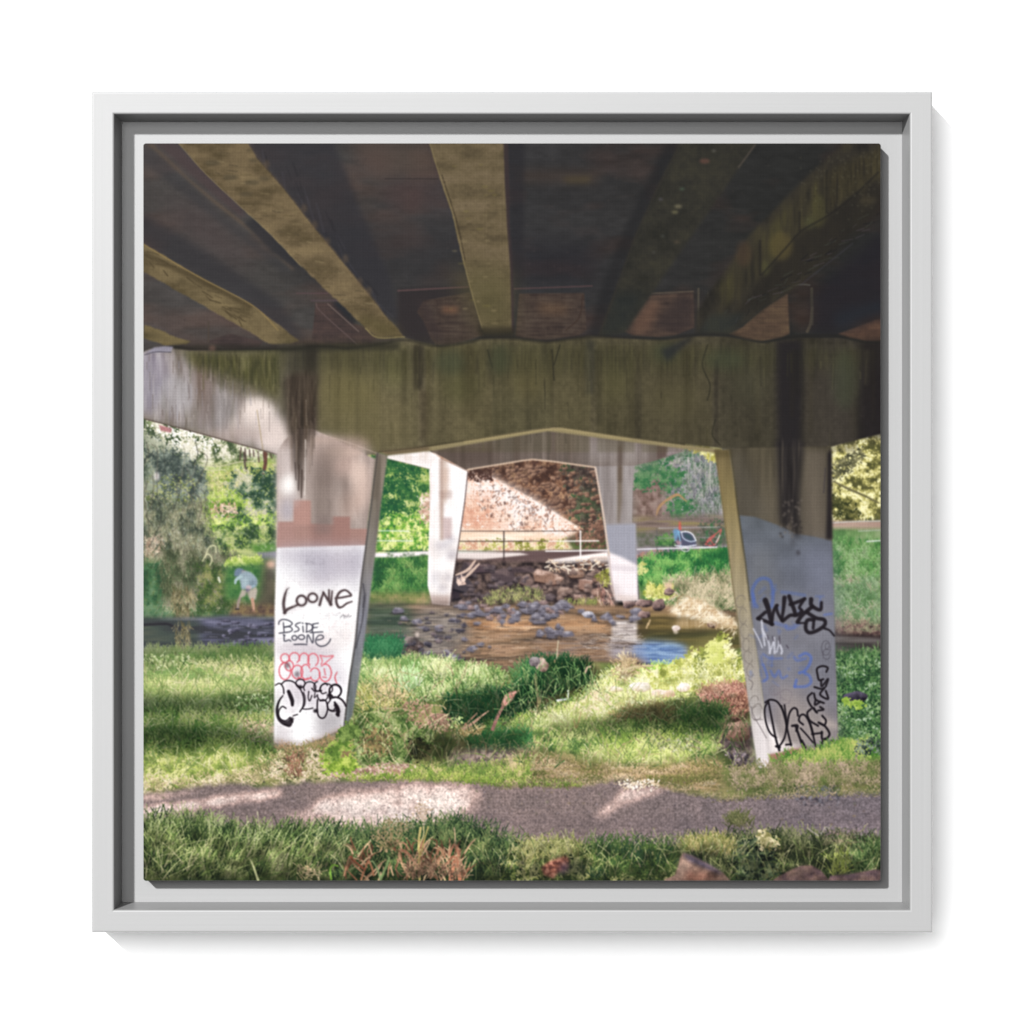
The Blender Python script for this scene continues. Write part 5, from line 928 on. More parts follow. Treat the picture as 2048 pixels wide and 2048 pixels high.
for x, y, rx, ry, r_ in ((560, 110, 44, 60, 20), (585, 250, 38, 76, 0), (600, 400, 40, 70, -10), (615, 530, 34, 60, 0), (635, 650, 40, 60, -15), (655, 780, 34, 60, 0), (690, 1080, 40, 60, 20), (720, 1180, 50, 80, 10)): spray('11', E('11', x, y, rx, ry, 30, 330, r_), 1.8, '6f6660', .6)
for q in ('660,1130 690,1220 760,1340 810,1430', '640,860 680,900 660,960', '690,1250 775,1250'): spray('11', q, 1.8, '5f5658', .6)

# ======================================================== foot of the legs, gravel, front grass
blades(poly(N('560,1488 600,1494 660,1476 690,1470 690,1490 600,1510 552,1502'), 2), 300, (5, 12), '8a7050 b08f6c 7f8048', n8, spread=.7, lab=BANK)
dabs(poly(V('9', '-100,1620 100,1420 200,1400 220,1560 0,1640'), 4), 500, (2, 4), '5a7a30 7c9a40 a8bc5a 8f7a50', n16, asp=1.8, lab=SHRUB)
dabs(poly(V('9', '100,1350 180,1310 250,1300 280,1400 160,1440 80,1430'), 3), 700, (1.3, 3.0), '46602c 647f3c 88a052', n8, asp=1.8, lab=SHRUB)
blades(poly(V('11', '860,1720 1000,1650 1300,1590 1500,1510 1930,1540 1930,1700 1400,1740 900,1760'), 4), 2600, (10, 24), '3f6a2a 5a8034 7f9a48 a3a85c', n16, spread=.4, lab=BANK)
dabs(poly(V('11', '1680,1480 1900,1430 1930,1560 1700,1590'), 4), 200, (1.6, 3), '22302a 4a5a4c 8a9a84', n8)
blades(poly(V('11', '500,1740 900,1710 1930,1680 1930,1880 500,1930'), 6), 2600, (7, 15), '5a6a38 76764a 8f8264 a8947c', n16, spread=.6, lab=BANK)
gv = N('280,1590 350,1580 420,1570 456,1566 549,1574 590,1566 680,1561 714,1560 826,1560 920,1564 1000,1572 1165,1573 1228,1559 1310,1570 1400,1590 1448,1598 1551,1588 1775,1584 1775,1690 1624,1690 1541,1680 1468,1690 1331,1700 1186,1700 1041,1700 1000,1690 919,1660 860,1664 752,1680 640,1672 560,1670 487,1680 383,1660 280,1655')
kg = poly(gv, 3, wob=2, wobs=12)
GL = np.ones((S, S), np.float32) * .12
for q, f, a in (('270,1592 350,1583 420,1578 340,1600 270,1604', 6, .6), ('280,1618 330,1606 400,1600 480,1585 560,1580 575,1590 500,1606 420,1616 330,1634 280,1650', 7, .95), ('560,1618 640,1596 740,1580 840,1566 930,1566 970,1590 950,1625 900,1645 820,1655 760,1660 690,1656 640,1640 575,1640', 16, .95), ('640,1560 700,1562 660,1585 560,1612 540,1608', 10, .3), ('1180,1636 1230,1600 1240,1575 1330,1568 1340,1580 1270,1605 1230,1620 1200,1645', 8, .8), ('1000,1620 1090,1610 1090,1640 1020,1650', 10, .25), ('1430,1640 1530,1610 1540,1625 1460,1660', 8, .25)):
    k = poly(N(q), f); GL[k.sl] = np.maximum(GL[k.sl], k.m * a)
for q, f, a in (('560,1605 650,1575 700,1572 640,1600 600,1625', 8, .6),): 
    k = poly(N(q), f); GL[k.sl] *= 1 - k.m * a
GL *= .72 + .56 * n30; GL = np.clip(GL + (n60 - .5) * .16, 0, 1)
gcol = ramp(GL, '776866 927d79 bfa198 e6ccc2 f5e2d8') * (.74 + .52 * ((grit + n4) * .5)[..., None])
cool = np.clip((XX - 900) / 500, 0, 1)[..., None] * (1 - GL)[..., None]
put(kg, gcol * (1 - cool * np.array([.10, .06, -.02])), 1, GRAVEL)
for i in range(1500):
    x, y = rng.uniform(287, 1760), rng.uniform(1562, 1690); g_ = GL[min(S - 1, int(y - O)), min(S - 1, int(x - O))]; a = rng.normal(2.2, .4); l = rng.uniform(1, 3.4)
    line([(x, y), (x + l * np.cos(a), y + l * np.sin(a) * .7)], rng.uniform(1, 2), (('5a484c', 'fff0ea') if g_ > .5 else ('453c48', 'a0929a'))[i % 2], .5)
for i in range(160): blob(rng.uniform(1590, 1680), rng.uniform(1572, 1612), rng.uniform(1.5, 4), 1.4, .6, ['2c2a34', '5a5a64', '8a8a94'][i % 3], .6)
fill(N('287,1622 480,1598 640,1606 860,1620 1100,1630 1400,1640 1760,1632 1760,1650 1400,1660 1100,1652 860,1644 640,1630 480,1622 287,1646'), '5c5058', .16, 7)
for i in range(90):
    x, y = rng.uniform(287, 1760), rng.uniform(1575, 1690); blob(x, y, rng.uniform(1.5, 3.5), rng.uniform(.8, 1.6), .6, ['5a4438', '8f7a58', '4c5a34', 'c8b49c'][i % 4], .6)
blades(poly(N('280,1640 383,1632 487,1660 560,1648 640,1654 752,1658 864,1645 920,1636 1000,1668 1186,1682 1400,1678 1541,1660 1775,1668 1775,1690 1400,1700 1000,1690 640,1672 280,1660'), 4), 700, (7, 22), '3a4a2c 5c6c3c 84885a a89a78', n8, spread=.6, lab=FRONT)
# ragged grass over both edges of the gravel
blades(poly(N('690,1556 760,1552 930,1552 1000,1565 1165,1568 1165,1576 1000,1574 860,1562 700,1564'), 2), 700, (5, 13), '5a7430 86a040 b0b65e', n8, spread=.5, lab=BANK)
blades(poly(N('1000,1566 1230,1556 1320,1562 1450,1592 1560,1584 1770,1580 1770,1592 1560,1598 1440,1606 1320,1574 1228,1566 1000,1578'), 2), 900, (4, 10), '6a6a44 8f8460 b09a7c', n8, spread=.8, lab=BANK)
dabs(poly(N('1240,1565 1310,1558 1320,1572 1250,1580'), 3), 160, (1.4, 3), 'e2c8a8 f6e6d2 fff4ea', n8)
# the strip of grass in front
fp = poly(N('280,1645 383,1640 487,1668 560,1656 640,1662 752,1668 864,1652 920,1645 1000,1676 1041,1692 1186,1688 1331,1692 1400,1684 1468,1672 1541,1667 1624,1684 1775,1672 1775,1775 280,1775'), 3)
tex(fp, '26331f 3a4a28 505c34', n30, con=1.6, lab=FRONT)
blades(poly(N('280,1648 383,1645 487,1672 640,1668 700,1680 700,1790 280,1790')), 4200, (18, 46), '253620 40542c 5c703c 7c8850 9aa272', n16, lean=.25, spread=.35, con=2, wid=1.4, lab=FRONT, rootc=.6)
blades(poly(N('640,1668 752,1672 864,1656 920,1650 1000,1682 1041,1700 1041,1790 640,1790')), 3200, (16, 44), '203222 365030 50683c 748050', n16, spread=.4, con=2, wid=1.4, lab=FRONT, rootc=.6)
dabs(poly(N('1020,1692 1100,1684 1200,1690 1330,1694 1360,1770 1000,1775'), 4), 2200, (2, 4.6), '28361c 47582c 6c7a40 949a5c b4b47c', n16, asp=2.2, con=2.2, jit=.2, lab=FRONT)
blades(poly(N('1040,1690 1150,1682 1170,1710 1040,1730'), 3), 500, (10, 26), '6a7040 949258 b8b47c', n8, spread=.4, lab=FRONT)
blades(poly(N('1180,1690 1340,1692 1350,1775 1180,1775'), 3), 900, (12, 34), '22382a 3a542c 587038', n16, spread=.5, wid=1.4, lab=FRONT)
blades(poly(N('1350,1690 1460,1680 1560,1672 1760,1690 1760,1775 1400,1775')), 3400, (12, 34), '262e1e 3e482c 585e3c 7c7c58', n16, spread=.4, con=2, wid=1.3, lab=FRONT)
dabs(poly(V('15', '520,1380 700,1330 860,1420 920,1700 560,1730 480,1560'), 4), 900, (2, 4.4), '151c17 2a382c 48583e 6f7a58', n8, asp=2.2, lab=FRONT)
dabs(poly(V('15', '720,1330 800,1260 880,1330 930,1400 780,1440'), 4), 200, (2, 4), '8a8450 bfb384 ecdcb4', n8, asp=1.8, lab=FRONT)
blades(poly(V('15', '430,1180 580,1150 660,1220 430,1210'), 3), 160, (12, 28), '4a5030 7a7650', n8, spread=.4, lab=FRONT)
blades(poly(V('15', '0,1400 350,1350 500,1420 480,1500 50,1460'), 4), 500, (12, 28), '6a7038 948c54 b8a878', n8, spread=.4, lab=FRONT)
blades(poly(V('15', '1430,1620 1560,1560 1600,1680 1450,1700'), 3), 60, (26, 54), '7a8a3c a3ac5c', n8, spread=.5, wid=2, lab=FRONT)
blades(poly(V('15', '1650,1500 1900,1480 1900,1660 1660,1680'), 3), 260, (20, 44), '2f4a2a 5a7440 8a9a68', n8, spread=.35, wid=1.6, lab=FRONT)
for i in range(240):
    x, y = rng.uniform(285, 1755), rng.uniform(1690, 1765); blob(x, y, rng.uniform(4, 11), rng.uniform(3, 7), 3, '141c14', .4)
blades(poly(N('280,1690 700,1690 700,1790 280,1790')), 260, (34, 80), '55703a 7c9450 a9b478 c4c696', n8, lean=.3, spread=.4, wid=2.0, lab=FRONT, rootc=.55)
blades(poly(N('900,1700 1760,1700 1760,1790 900,1790')), 260, (20, 50), '4c6436 74884a 9da46c b8b48a', n8, spread=.5, wid=1.7, lab=FRONT, rootc=.55)
# dry leaves and stalks
for i in range(150):
    x = rng.uniform(690, 930); y = rng.uniform(1700, 1765); a = rng.normal(0, .6); l = rng.uniform(14, 44)
    if 745 < x < 790 and i % 3: continue
    line([(x, y), (x + l * .5 * np.sin(a), y - l * .5), (x + l * np.sin(a) + rng.normal(0, 6), y - l * rng.uniform(.6, 1))], [3, 3.4, 1.2], ['b08468', 'd0a888', '8f6048', '6a4636', 'e2c09c'][i % 5], .9)
for v, q, w, c in (('13', '260,1560 290,1440 320,1360 340,1400 380,1460 470,1540', 4, 'b98a6c'), ('13', '440,1600 480,1500 520,1410 560,1490 575,1560', 4, 'b0785a'), ('13', '330,1360 360,1400 480,1500', 5, '9a5c44'), ('13', '1215,1390 1250,1330 1285,1265 1340,1360', 4, 'c08c6c'), ('13', '1390,1340 1420,1260 1448,1230 1480,1290 1485,1340', 5, 'c88c70'), ('13', '1448,1240 1450,1130 1440,1050', 2.4, 'c9a888'), ('13', '1370,1430 1430,1360 1510,1430', 5, 'a86c54'), ('13', '1400,1600 1430,1480 1450,1400 1480,1480 1500,1600', 8, 'b8785e'), ('13', '850,1320 870,1410 900,1480 960,1580', 4, 'c9a27e'), ('13', '880,1290 940,1320 1000,1400', 6, 'b07c62'),
                   ('13', '1070,1600 1065,1400 1060,1200 1080,1050', 5, 'c2b070'), ('13', '1080,1350 1120,1180 1160,1040', 3, 'b0a060'), ('13', '1060,1250 1110,1130 1110,1040', 2.6, 'd0c088'), ('13', '650,1600 700,1490 740,1380 720,1350', [5, 5, 3, 2], '7f9a64'), ('13', '650,1600 610,1480 560,1400', [4, 4, 2], '8aa070'), ('13', '800,1240 760,1120 740,980', 2.4, '9a8a68'), ('13', '820,1250 880,1120 860,1000', 2.4, '8f8258'), ('12', '1140,1740 1100,1620 1065,1540', [5, 4, 2], 'c9cf9c'), ('12', '1690,1470 1630,1380 1560,1480', 2.4, '8a9a5c'), ('13', '120,1600 110,1500 140,1450 190,1460', 4, '6f9a3c')): line(V(v, q), w, c, .92, FRONT)
dabs(poly(V('13', '1000,830 1160,800 1160,940 1040,960'), 5), 120, (1.4, 3), 'b59c84 d8c0aa', n8); dabs(poly(V('13', '560,1080 800,960 960,1010 900,1100 800,1300 620,1330'), 6), 420, (1.4, 3), '8a7a54 a89470 6a6a44', n8, asp=2.4)
blades(poly(V('13', '880,1600 1560,1600 1560,1480 900,1450'), 3), 180, (12, 34), '8f705a b8957a 6a4e40', n8, spread=.6, wid=1.8, lab=FRONT)
blades(poly(V('12', '1500,1700 1740,1700 1700,1640 1560,1640'), 3), 60, (8, 20), 'b09a78 d8c4a0', n8, spread=1.2, lab=FRONT)
# stones at the bottom edge
tex(poly(V('14', '400,1330 470,1270 560,1240 640,1215 680,1260 660,1340 560,1380 520,1440 420,1400'), 1.6), '5a3630 8a5648 a87464', n8, con=1.8, lab=BOULD1); fill(V('14', '600,1280 690,1300 660,1390 560,1400'), '4a3a4a', .8, 4); fill(V('14', '640,1240 850,1250 840,1420 700,1430'), '1f241c', .7, 6)
kq = poly(V('14', '1590,1445 1690,1405 1720,1340 1745,1230 1770,1190 1860,1215 2000,1290 2160,1385 2230,1460 1590,1460'), 1); put(kq, ramp(n16, '6f5650 8a6e64 a5887a'), 1, BOULD2); put(kq, ramp(grit, '5a4644 b09484'), .3)
fill(V('14', '1775,1195 1860,1215 2000,1290 2160,1385 2110,1390 1950,1320 1830,1270 1780,1230'), '55506a', .85, 3); fill(V('14', '1720,1340 1745,1230 1780,1250 1850,1300 1760,1420 1700,1400'), 'b0968a', .6, 5); fill(V('14', '1790,1380 2000,1380 2150,1440 1800,1460'), '7a3f30', .45, 6)
for cx, pts, lb in ((0, '870,1745 960,1690 1060,1640 1150,1605 1250,1600 1340,1650 1400,1720 1430,1760 870,1760', BOULD3), (1, '1400,1760 1430,1700 1600,1690 1750,1660 1870,1640 1940,1650 1940,1780 1400,1780', BOULD3)):
    kq = poly(V('15', pts), 1.2); put(kq, ramp(n16, '54424a 745a58 8f7268'), 1, lb); put(kq, ramp(grit, '4a3a40 9a8078'), .3)
fill(V('15', '1000,1690 1150,1610 1260,1610 1200,1660 1060,1720'), 'a08478', .6, 5); fill(V('15', '1400,1700 1700,1680 1900,1650 1900,1680 1600,1730'), '5a4f62', .6, 4)
for q in ('1210,1240 1310,1310', '1340,1290 1380,1230 1420,1240'): line(V('15', q), 2, 'b0a4a0', .8)
for i in range(40): line([(rng.uniform(1640, 1720), rng.uniform(1660, 1690))] + [(rng.uniform(1640, 1730), rng.uniform(1655, 1690))], 1.2, 'a8847c', .25)

# the fall of light over the bank and the front strip
def glow(q, c, f, a=1.0): put(poly(q, f), hx(c), a, None, 'screen')
def dim(q, c, f, a=1.0): put(poly(q, f), hx(c), a, None, 'mul')
glow(V('10', '-60,1310 250,1200 560,1090 800,970 1000,890 1250,850 1650,880 1720,960 1400,1060 1000,1150 750,1280 300,1340'), '6a6236', 7); glow(V('10', '1380,760 1600,560 1900,430 2030,800 1900,960 1500,960'), '3c3a1a', 9)
glow(V('10', '500,1590 900,1510 1500,1490 1720,1570 1500,1680 900,1690'), '4a4420', 10); glow(N('282,1345 552,1340 552,1385 282,1392'), '3a3a1c', 9); glow(N('282,1515 420,1500 540,1510 500,1545 330,1570 282,1572'), '3c3c18', 9); glow(V('9', '300,700 900,690 1000,900 700,960 320,900'), '34381c', 12)
dim(N('282,1398 420,1402 552,1392 552,1428 400,1436 282,1436'), 'a9b5a6', 9); dim(N('282,1458 340,1452 470,1464 552,1478 540,1500 420,1490 360,1505 282,1500'), 'a2ab9c', 9); dim(V('10', '240,1300 500,1280 900,1260 1050,1150 1400,1110 1700,1150 1950,1110 1950,1400 1500,1420 1150,1390 900,1400 500,1390'), 'b4b8a8', 12); dim(V('9', '800,1420 1000,1380 1200,1400 1900,1400 1900,1530 1400,1550 1150,1650 800,1650'), 'b0b2a8', 10)
kf = poly(N('280,1660 383,1660 487,1685 640,1680 752,1680 864,1675 920,1668 1000,1692 1186,1705 1400,1700 1541,1690 1775,1690 1775,1775 280,1775'), 8); put(kf, (.60 + .62 * noise(26, 20, 3, 90))[..., None] * np.array([1.0, .98, .94]), 1, None, 'mul')

# ======================================================== the softness of a phone picture, and of ink on canvas
far_ = np.zeros((S, S), np.float32); k = poly(box(287, 895, 1761, 1330), 30); far_[k.sl] = k.m
b1 = blur(IMG, 1.0); b2 = blur(IMG, 2.0)
IMG = b1 * (1 - .35 * far_[..., None]) + b2 * (.35 * far_[..., None])
IMG = IMG + (IMG - blur(IMG, 3)) * .35
gr_ = IMG.mean(2, keepdims=True); IMG = gr_ + (IMG - gr_) * .93
IMG *= (1 + (grit - .5) * .045)[..., None]
# ---------------------------------------------------------------- tidy the outlines of what is depicted, one id per separate patch
LAB[LAB == 0] = BANK
thin_ = np.isin(LAB, (RAIL, BRANCH, BIKE, TRAILER, PERSON))
H2 = S // 2
best = np.full((H2, H2), -1, np.float32); pick = np.zeros((H2, H2), np.uint8)
for i_ in np.unique(LAB):
    if i_ in (RAIL, BRANCH, BIKE): continue
    m_ = blur((LAB == i_).astype(np.float32).reshape(H2, 2, H2, 2).mean((1, 3)), 2)
    w_ = m_ > best; best[w_] = m_[w_]; pick[w_] = i_
SM = np.repeat(np.repeat(pick, 2, 0), 2, 1)
LAB = np.where(thin_, LAB, SM)
def patches(mask, q=2):
    """connected patches of a mask, on a grid q times coarser"""
    ry, rx = np.nonzero(mask.any(1))[0], np.nonzero(mask.any(0))[0]
    y0, x0 = ry[0] // q * q, rx[0] // q * q
    h, w = (ry[-1] - y0) // q + 1, (rx[-1] - x0) // q + 1
    a = mask[y0:y0 + h * q, x0:x0 + w * q].reshape(h, q, w, q).any((1, 3))
    yy, xx = np.nonzero(a); n = len(yy)
    num = np.full((h + 2, w + 2), -1); num[yy + 1, xx + 1] = np.arange(n)
    pairs = []
    for dy, dx in ((0, 1), (1, -1), (1, 0), (1, 1)):
        t = num[yy + 1 + dy, xx + 1 + dx]; ok = t >= 0; pairs.append((np.nonzero(ok)[0], t[ok]))
    ea, eb_ = np.concatenate([p[0] for p in pairs]), np.concatenate([p[1] for p in pairs])
    root = np.arange(n)
    while True:
        ra, rb = root[ea], root[eb_]; d = ra != rb
        if not d.any(): break
        np.minimum.at(root, np.maximum(ra[d], rb[d]), np.minimum(ra[d], rb[d]))
        while True:
            nr = root[root]
            if (nr == root).all(): break
            root = nr
    out = np.zeros((h, w), np.int64); out[yy, xx] = root + 1
    full = np.zeros((S, S), np.int64)
    full[y0:y0 + h * q, x0:x0 + w * q] = np.repeat(np.repeat(out, q, 0), q, 1)
    return full * mask

# scraps too small to be a patch of their own join the patch around them
lost_ = np.zeros((S, S), bool)
for i_ in np.unique(LAB):
    m_ = LAB == i_
    pt_ = patches(m_); ids_, cnt_ = np.unique(pt_[pt_ > 0], return_counts=True)
    big_ = ids_[cnt_ >= (60 if i_ in (RAIL, BRANCH, BIKE) else 700)]
    if len(big_) == 0: big_ = ids_[np.argmax(cnt_)][None]
    lost_ |= m_ & ~np.isin(pt_, big_)
for _ in range(200):
    if not lost_.any(): break
    for dy_, dx_ in ((1, 0), (-1, 0), (0, 1), (0, -1)):
        src_, ok_ = np.roll(LAB, (dy_, dx_), (0, 1)), ~np.roll(lost_, (dy_, dx_), (0, 1))
        t_ = lost_ & ok_; LAB[t_] = src_[t_]; lost_ &= ~t_
# ---------------------------------------------------------------- helpers
def material(name):
    m = bpy.data.materials.new(name); m.use_nodes = True
    return m, m.node_tree, m.node_tree.nodes['Principled BSDF']
def mesh_object(name, verts, faces, mat, parent=None):
    me = bpy.data.meshes.new(name)
    me.from_pydata([tuple(c * PX for c in v) for v in verts], [], faces)
    me.materials.append(mat); me.update()
    o = bpy.data.objects.new(name, me); scene.collection.objects.link(o)
    if parent: o.parent = parent
    return o

# ---------------------------------------------------------------- materials
m_wall, t, b = material('matt white wall paint')
b.inputs['Base Color'].default_value = (0.86, 0.86, 0.86, 1); b.inputs['Roughness'].default_value = 0.9; b.inputs['Specular IOR Level'].default_value = 0.1
nz = t.nodes.new('ShaderNodeTexNoise'); nz.inputs['Scale'].default_value = 900
bp_ = t.nodes.new('ShaderNodeBump'); bp_.inputs['Strength'].default_value = 0.02; bp_.inputs['Distance'].default_value = 0.0005
t.links.new(nz.outputs['Fac'], bp_.inputs['Height']); t.links.new(bp_.outputs['Normal'], b.inputs['Normal'])

FRAME_C = 0.091
m_frame, t, b = material('pale grey painted wood')
b.inputs['Roughness'].default_value = 0.42; b.inputs['Specular IOR Level'].default_value = 0.33
tc = t.nodes.new('ShaderNodeTexCoord'); sep = t.nodes.new('ShaderNodeSeparateXYZ'); t.links.new(tc.outputs['Object'], sep.inputs['Vector'])
def grain(sx, sz):
    mp = t.nodes.new('ShaderNodeMapping'); mp.inputs['Scale'].default_value = (sx, 1, sz)
    n = t.nodes.new('ShaderNodeTexNoise'); n.inputs['Scale'].default_value = 1.0; n.inputs['Detail'].default_value = 3
    t.links.new(tc.outputs['Object'], mp.inputs['Vector']); t.links.new(mp.outputs['Vector'], n.inputs['Vector']); return n
def mnode(op, a, c):
    n = t.nodes.new('ShaderNodeMath'); n.operation = op
    for i, v in enumerate((a, c)):
        if v is None: continue
        if isinstance(v, (int, float)): n.inputs[i].default_value = v
        else: t.links.new(v, n.inputs[i])
    return n.outputs[0]
gh, gv_ = grain(3, 900), grain(900, 3)
side = mnode('GREATER_THAN', mnode('ABSOLUTE', sep.outputs['X'], None), mnode('ABSOLUTE', sep.outputs['Z'], None))
mixg = t.nodes.new('ShaderNodeMix'); mixg.data_type = 'FLOAT'
t.links.new(side, mixg.inputs[0]); t.links.new(gh.outputs['Fac'], mixg.inputs[2]); t.links.new(gv_.outputs['Fac'], mixg.inputs[3])
cr = t.nodes.new('ShaderNodeMapRange'); cr.inputs['From Min'].default_value = .25; cr.inputs['From Max'].default_value = .75
cr.inputs['To Min'].default_value = FRAME_C * .975; cr.inputs['To Max'].default_value = FRAME_C * 1.025
t.links.new(mixg.outputs[0], cr.inputs['Value']); t.links.new(cr.outputs['Result'], b.inputs['Base Color'])
bp_ = t.nodes.new('ShaderNodeBump'); bp_.inputs['Strength'].default_value = 0.06; bp_.inputs['Distance'].default_value = 0.0004
t.links.new(mixg.outputs[0], bp_.inputs['Height']); t.links.new(bp_.outputs['Normal'], b.inputs['Normal'])

m_cloth, t, b = material('bare canvas edge')
b.inputs['Base Color'].default_value = (.12, .118, .115, 1); b.inputs['Roughness'].default_value = .9

# ink on canvas: the painted colours, on woven threads
GAIN = 5.25
m_print, t, b = material('ink on woven canvas')
b.inputs['Roughness'].default_value = 0.85; b.inputs['Specular IOR Level'].default_value = 0.02
at = t.nodes.new('ShaderNodeAttribute'); at.attribute_name = 'ink'
tc = t.nodes.new('ShaderNodeTexCoord')
def thread(axis):
    w = t.nodes.new('ShaderNodeTexWave'); w.wave_type = 'BANDS'; w.bands_direction = axis; w.wave_profile = 'SIN'
    w.inputs['Scale'].default_value = 2 * math.pi / 20.0 / (3.1 * PX); w.inputs['Distortion'].default_value = 1.2
    w.inputs['Detail'].default_value = 1.0; w.inputs['Detail Scale'].default_value = 0.05
    t.links.new(tc.outputs['Object'], w.inputs['Vector']); return w.outputs['Fac']
def slub(sx, sz):
    mp = t.nodes.new('ShaderNodeMapping'); mp.inputs['Scale'].default_value = (sx, 1, sz)
    n = t.nodes.new('ShaderNodeTexNoise'); n.inputs['Scale'].default_value = 1.0; n.inputs['Detail'].default_value = 1.5
    t.links.new(tc.outputs['Object'], mp.inputs['Vector']); t.links.new(mp.outputs['Vector'], n.inputs['Vector']); return n.outputs['Fac']
weave = mnode('MAXIMUM', thread('X'), thread('Z'))
slubs = mnode('ADD', slub(8, 700), slub(700, 8))
mr = t.nodes.new('ShaderNodeMapRange'); mr.inputs['From Min'].default_value = 0; mr.inputs['From Max'].default_value = 1
mr.inputs['To Min'].default_value = .82; mr.inputs['To Max'].default_value = 1.04; t.links.new(weave, mr.inputs['Value'])
mr2 = t.nodes.new('ShaderNodeMapRange'); mr2.inputs['From Min'].default_value = .6; mr2.inputs['From Max'].default_value = 1.4
mr2.inputs['To Min'].default_value = .955; mr2.inputs['To Max'].default_value = 1.045; t.links.new(slubs, mr2.inputs['Value'])
vm = t.nodes.new('ShaderNodeVectorMath'); vm.operation = 'SCALE'
t.links.new(at.outputs['Color'], vm.inputs[0]); t.links.new(mnode('MULTIPLY', mr.outputs['Result'], mr2.outputs['Result']), vm.inputs['Scale'])
t.links.new(vm.outputs['Vector'], b.inputs['Base Color'])
bp_ = t.nodes.new('ShaderNodeBump'); bp_.inputs['Strength'].default_value = 0.08; bp_.inputs['Distance'].default_value = 0.0003
t.links.new(weave, bp_.inputs['Height']); t.links.new(bp_.outputs['Normal'], b.inputs['Normal'])

# ---------------------------------------------------------------- the wall it hangs on
WALL_Y = 166
wall = mesh_object('wall', [(-9000, WALL_Y, -9000), (9000, WALL_Y, -9000), (9000, WALL_Y, 9000), (-9000, WALL_Y, 9000)], [(0, 1, 2, 3)], m_wall)
wall['kind'] = 'structure'

# ---------------------------------------------------------------- the framed print
thing = bpy.data.objects.new('framed_canvas_print', None); scene.collection.objects.link(thing)
thing['label'] = 'square canvas print of a graffitied concrete bridge over a stream in a pale grey frame'
thing['category'] = 'framed picture'

# one continuous moulding: outer side, rounded edges, flat face, inner wall, ledge behind the canvas
FLOOR = 85
prof = [(841, WALL_Y - .5), (841, 2.5), (840.4, 1), (839, .2), (837, 0), (799.2, 0), (797.6, .5), (796.2, 1.8), (795.4, 4), (786.6, FLOOR), (700, FLOOR), (700, WALL_Y - .5)]
fv, ff_ = [], []
for r, d in prof: fv += [(-r, d, -r), (r, d, -r), (r, d, r), (-r, d, r)]
for i in range(len(prof) - 1):
    for j in range(4): ff_.append((4 * i + j, 4 * i + (j + 1) % 4, 4 * i + 4 + (j + 1) % 4, 4 * i + 4 + j))
frame = mesh_object('frame', fv, ff_, m_frame, thing)

# the stretched canvas: a rounded block, its printed face cut along the outlines of what the picture shows
CAN_Y = 37
HALF = 737 * (1 + CAN_Y / 10000)
def rounded(h, r, d, n=6):
    out = []
    for cx, cz, a in ((h - r, h - r, 0), (-h + r, h - r, 90), (-h + r, -h + r, 180), (h - r, -h + r, 270)):
        for i in range(n + 1):
            q = math.radians(a + 90 * i / n); out.append((cx + r * math.cos(q), d, cz + r * math.sin(q)))
    return out
rings = [rounded(HALF - 1.2, 5, CAN_Y + .25), rounded(HALF + .2, 6, CAN_Y + .6), rounded(HALF + .9, 6, CAN_Y + 2.5), rounded(HALF + .9, 6, FLOOR - .5)]
n_ = len(rings[0]); cv = [v for r in rings for v in r]
cf = [tuple(range(n_))] + [(i * n_ + j, i * n_ + (j + 1) % n_, (i + 1) * n_ + (j + 1) % n_, (i + 1) * n_ + j) for i in range(3) for j in range(n_)] + [tuple(range(4 * n_ - 1, 3 * n_ - 1, -1))]
canvas = mesh_object('canvas', cv, cf, m_cloth, thing)

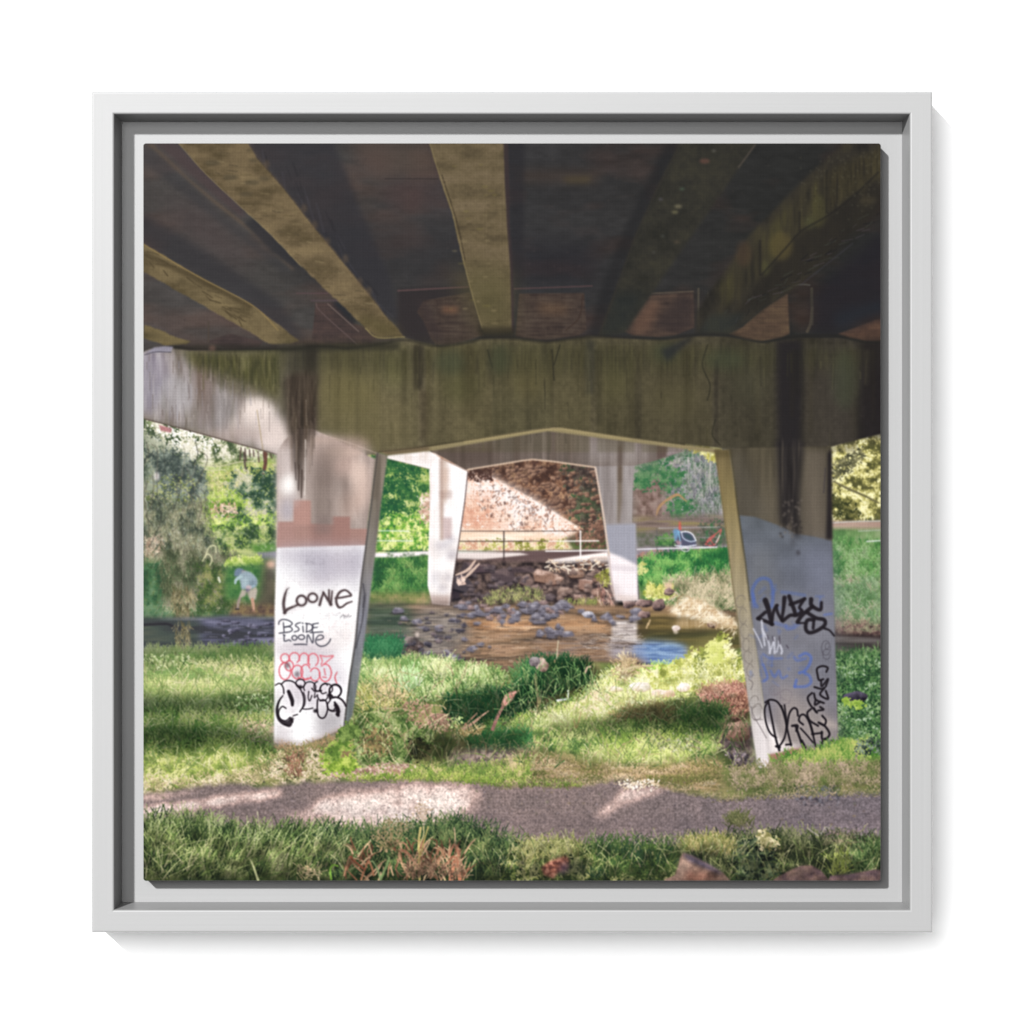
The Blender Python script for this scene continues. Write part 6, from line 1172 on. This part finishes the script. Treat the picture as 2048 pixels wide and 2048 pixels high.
NAMES = {
    DECK: ('printed_bridge_deck', 'dark underside of the bridge deck'), BEAM: ('printed_crossbeam', 'mossy concrete crossbeam spanning the picture'),
    DIAPH: ('printed_diaphragm_wall', 'brown wall panels between the girders above the crossbeam'),
    GIRD1: ('printed_girder', 'short girder end at the left edge'), GIRD2: ('printed_girder', 'pale girder low on the left'), GIRD3: ('printed_girder', 'long pale girder slanting from the top left corner'),
    GIRD1 + 40: ('printed_girder', 'pale girder in the middle of the deck'), GIRD4: ('printed_girder', 'dim girder right of the middle one'), GIRD5: ('printed_girder', 'broad mossy girder at the right edge'),
    PIERL: ('printed_pier', 'sunlit white-painted pier with black and red graffiti'), PIERR: ('printed_pier', 'shaded grey pier with black and blue graffiti'),
    FAR: ('printed_far_pier_frame', 'farther pale concrete frame standing over the stream'), EMBANK: ('printed_embankment', 'stony brown embankment half in sun'),
    HILL: ('printed_hillside', 'green and grey overgrown hillside'), STREAM: ('printed_stream', 'brown stream with a blue reflection'), STONES: ('printed_stones', 'grey stones and boulders in and beside the stream'),
    BANK: ('printed_grass_bank', 'bright green near bank'), FARGRASS: ('printed_far_grass', 'grass and straw on the far bank'), GRAVEL: ('printed_gravel_path', 'purple grey gravel path with patches of sun'),
    FRONT: ('printed_grass_strip', 'shaded grass and dry leaves along the bottom edge'), BOULD1: ('printed_boulder', 'small reddish stone in the bottom grass'), BOULD2: ('printed_boulder', 'pointed pinkish boulder at the bottom edge'),
    BOULD3: ('printed_boulder', 'low brown boulders at the bottom right corner'), WILLOW: ('printed_willow', 'shaded drooping willow at the left edge'), SHRUB: ('printed_shrubs', 'leafy shrubs and pale foliage'),
    PERSON: ('printed_person', 'stooping person in a pale blue top and beige shorts'), TRAILER: ('printed_bicycle_trailer', 'blue and grey bicycle trailer with a red flag'), BIKE: ('printed_bicycle', 'red bicycle frame behind the right pier'),
    RAIL: ('printed_railing', 'thin railing along the footpath'), FOOTPATH: ('printed_footpath', 'pale footpath under the far frame'), HEDGE: ('printed_hedge', 'sunlit yellow green tree at the right edge'),
    ROOTS: ('printed_root_clump', 'reddish root clump beside the grey pier'), BUSH: ('printed_bush', 'sunlit yellow green bushes by the water'), BRANCH: ('printed_dead_branch', 'dead branches in the grass'),
}
step = 2 * HALF / S
edge = (np.arange(S + 1) * step - HALF) * PX
lin = np.clip(IMG, 0, 1); lin = np.where(lin <= .04045, lin / 12.92, ((lin + .055) / 1.055) ** 2.4) / GAIN
INK = np.concatenate([lin, np.ones((S, S, 1), np.float32)], 2).astype(np.float32)
INK = np.pad(INK, ((0, 1), (0, 1), (0, 0)), mode='edge')
cy_, cx_ = np.abs(np.arange(S) + .5 - S / 2), np.abs(np.arange(S) + .5 - S / 2)
rr = 5.0; qy, qx = np.maximum(cy_ - (S / 2 - rr), 0)[:, None], np.maximum(cx_ - (S / 2 - rr), 0)[None, :]
inside = np.hypot(qy, qx) <= rr
pieces = []
for lab_id in np.unique(LAB):
    m_ = LAB == lab_id
    pt = patches(m_); ids, cnt = np.unique(pt[pt > 0], return_counts=True)
    o_ = np.argsort(-cnt); big = [ids[i] for i in o_ if cnt[i] >= 40] or [ids[o_[0]]]
    for n_i, i in enumerate(big):
        pieces.append((lab_id, (pt == i) if n_i else (m_ & ~np.isin(pt, big[1:]))))
for lab_id, m_ in pieces:
    name, label = NAMES[int(lab_id)]
    r_, c_ = np.nonzero(m_ & inside)
    if len(r_) < 4: continue
    a_ = r_ * (S + 1) + c_
    quads = np.stack([a_, a_ + S + 1, a_ + S + 2, a_ + 1], 1)
    used, inv = np.unique(quads, return_inverse=True)
    vy, vx = used // (S + 1), used % (S + 1)
    co = np.stack([edge[vx], np.full(len(used), CAN_Y * PX), -edge[vy]], 1).astype(np.float32)
    me = bpy.data.meshes.new(name)
    me.vertices.add(len(used)); me.vertices.foreach_set('co', co.ravel())
    me.loops.add(quads.size); me.loops.foreach_set('vertex_index', inv.ravel().astype(np.int32))
    me.polygons.add(len(quads)); me.polygons.foreach_set('loop_start', np.arange(0, quads.size, 4, dtype=np.int32))
    me.update(calc_edges=True)
    ca = me.color_attributes.new('ink', 'FLOAT_COLOR', 'POINT'); ca.data.foreach_set('color', INK[vy, vx].ravel())
    me.materials.append(m_print)
    o = bpy.data.objects.new(name, me); scene.collection.objects.link(o); o.parent = canvas
    o['label'] = label
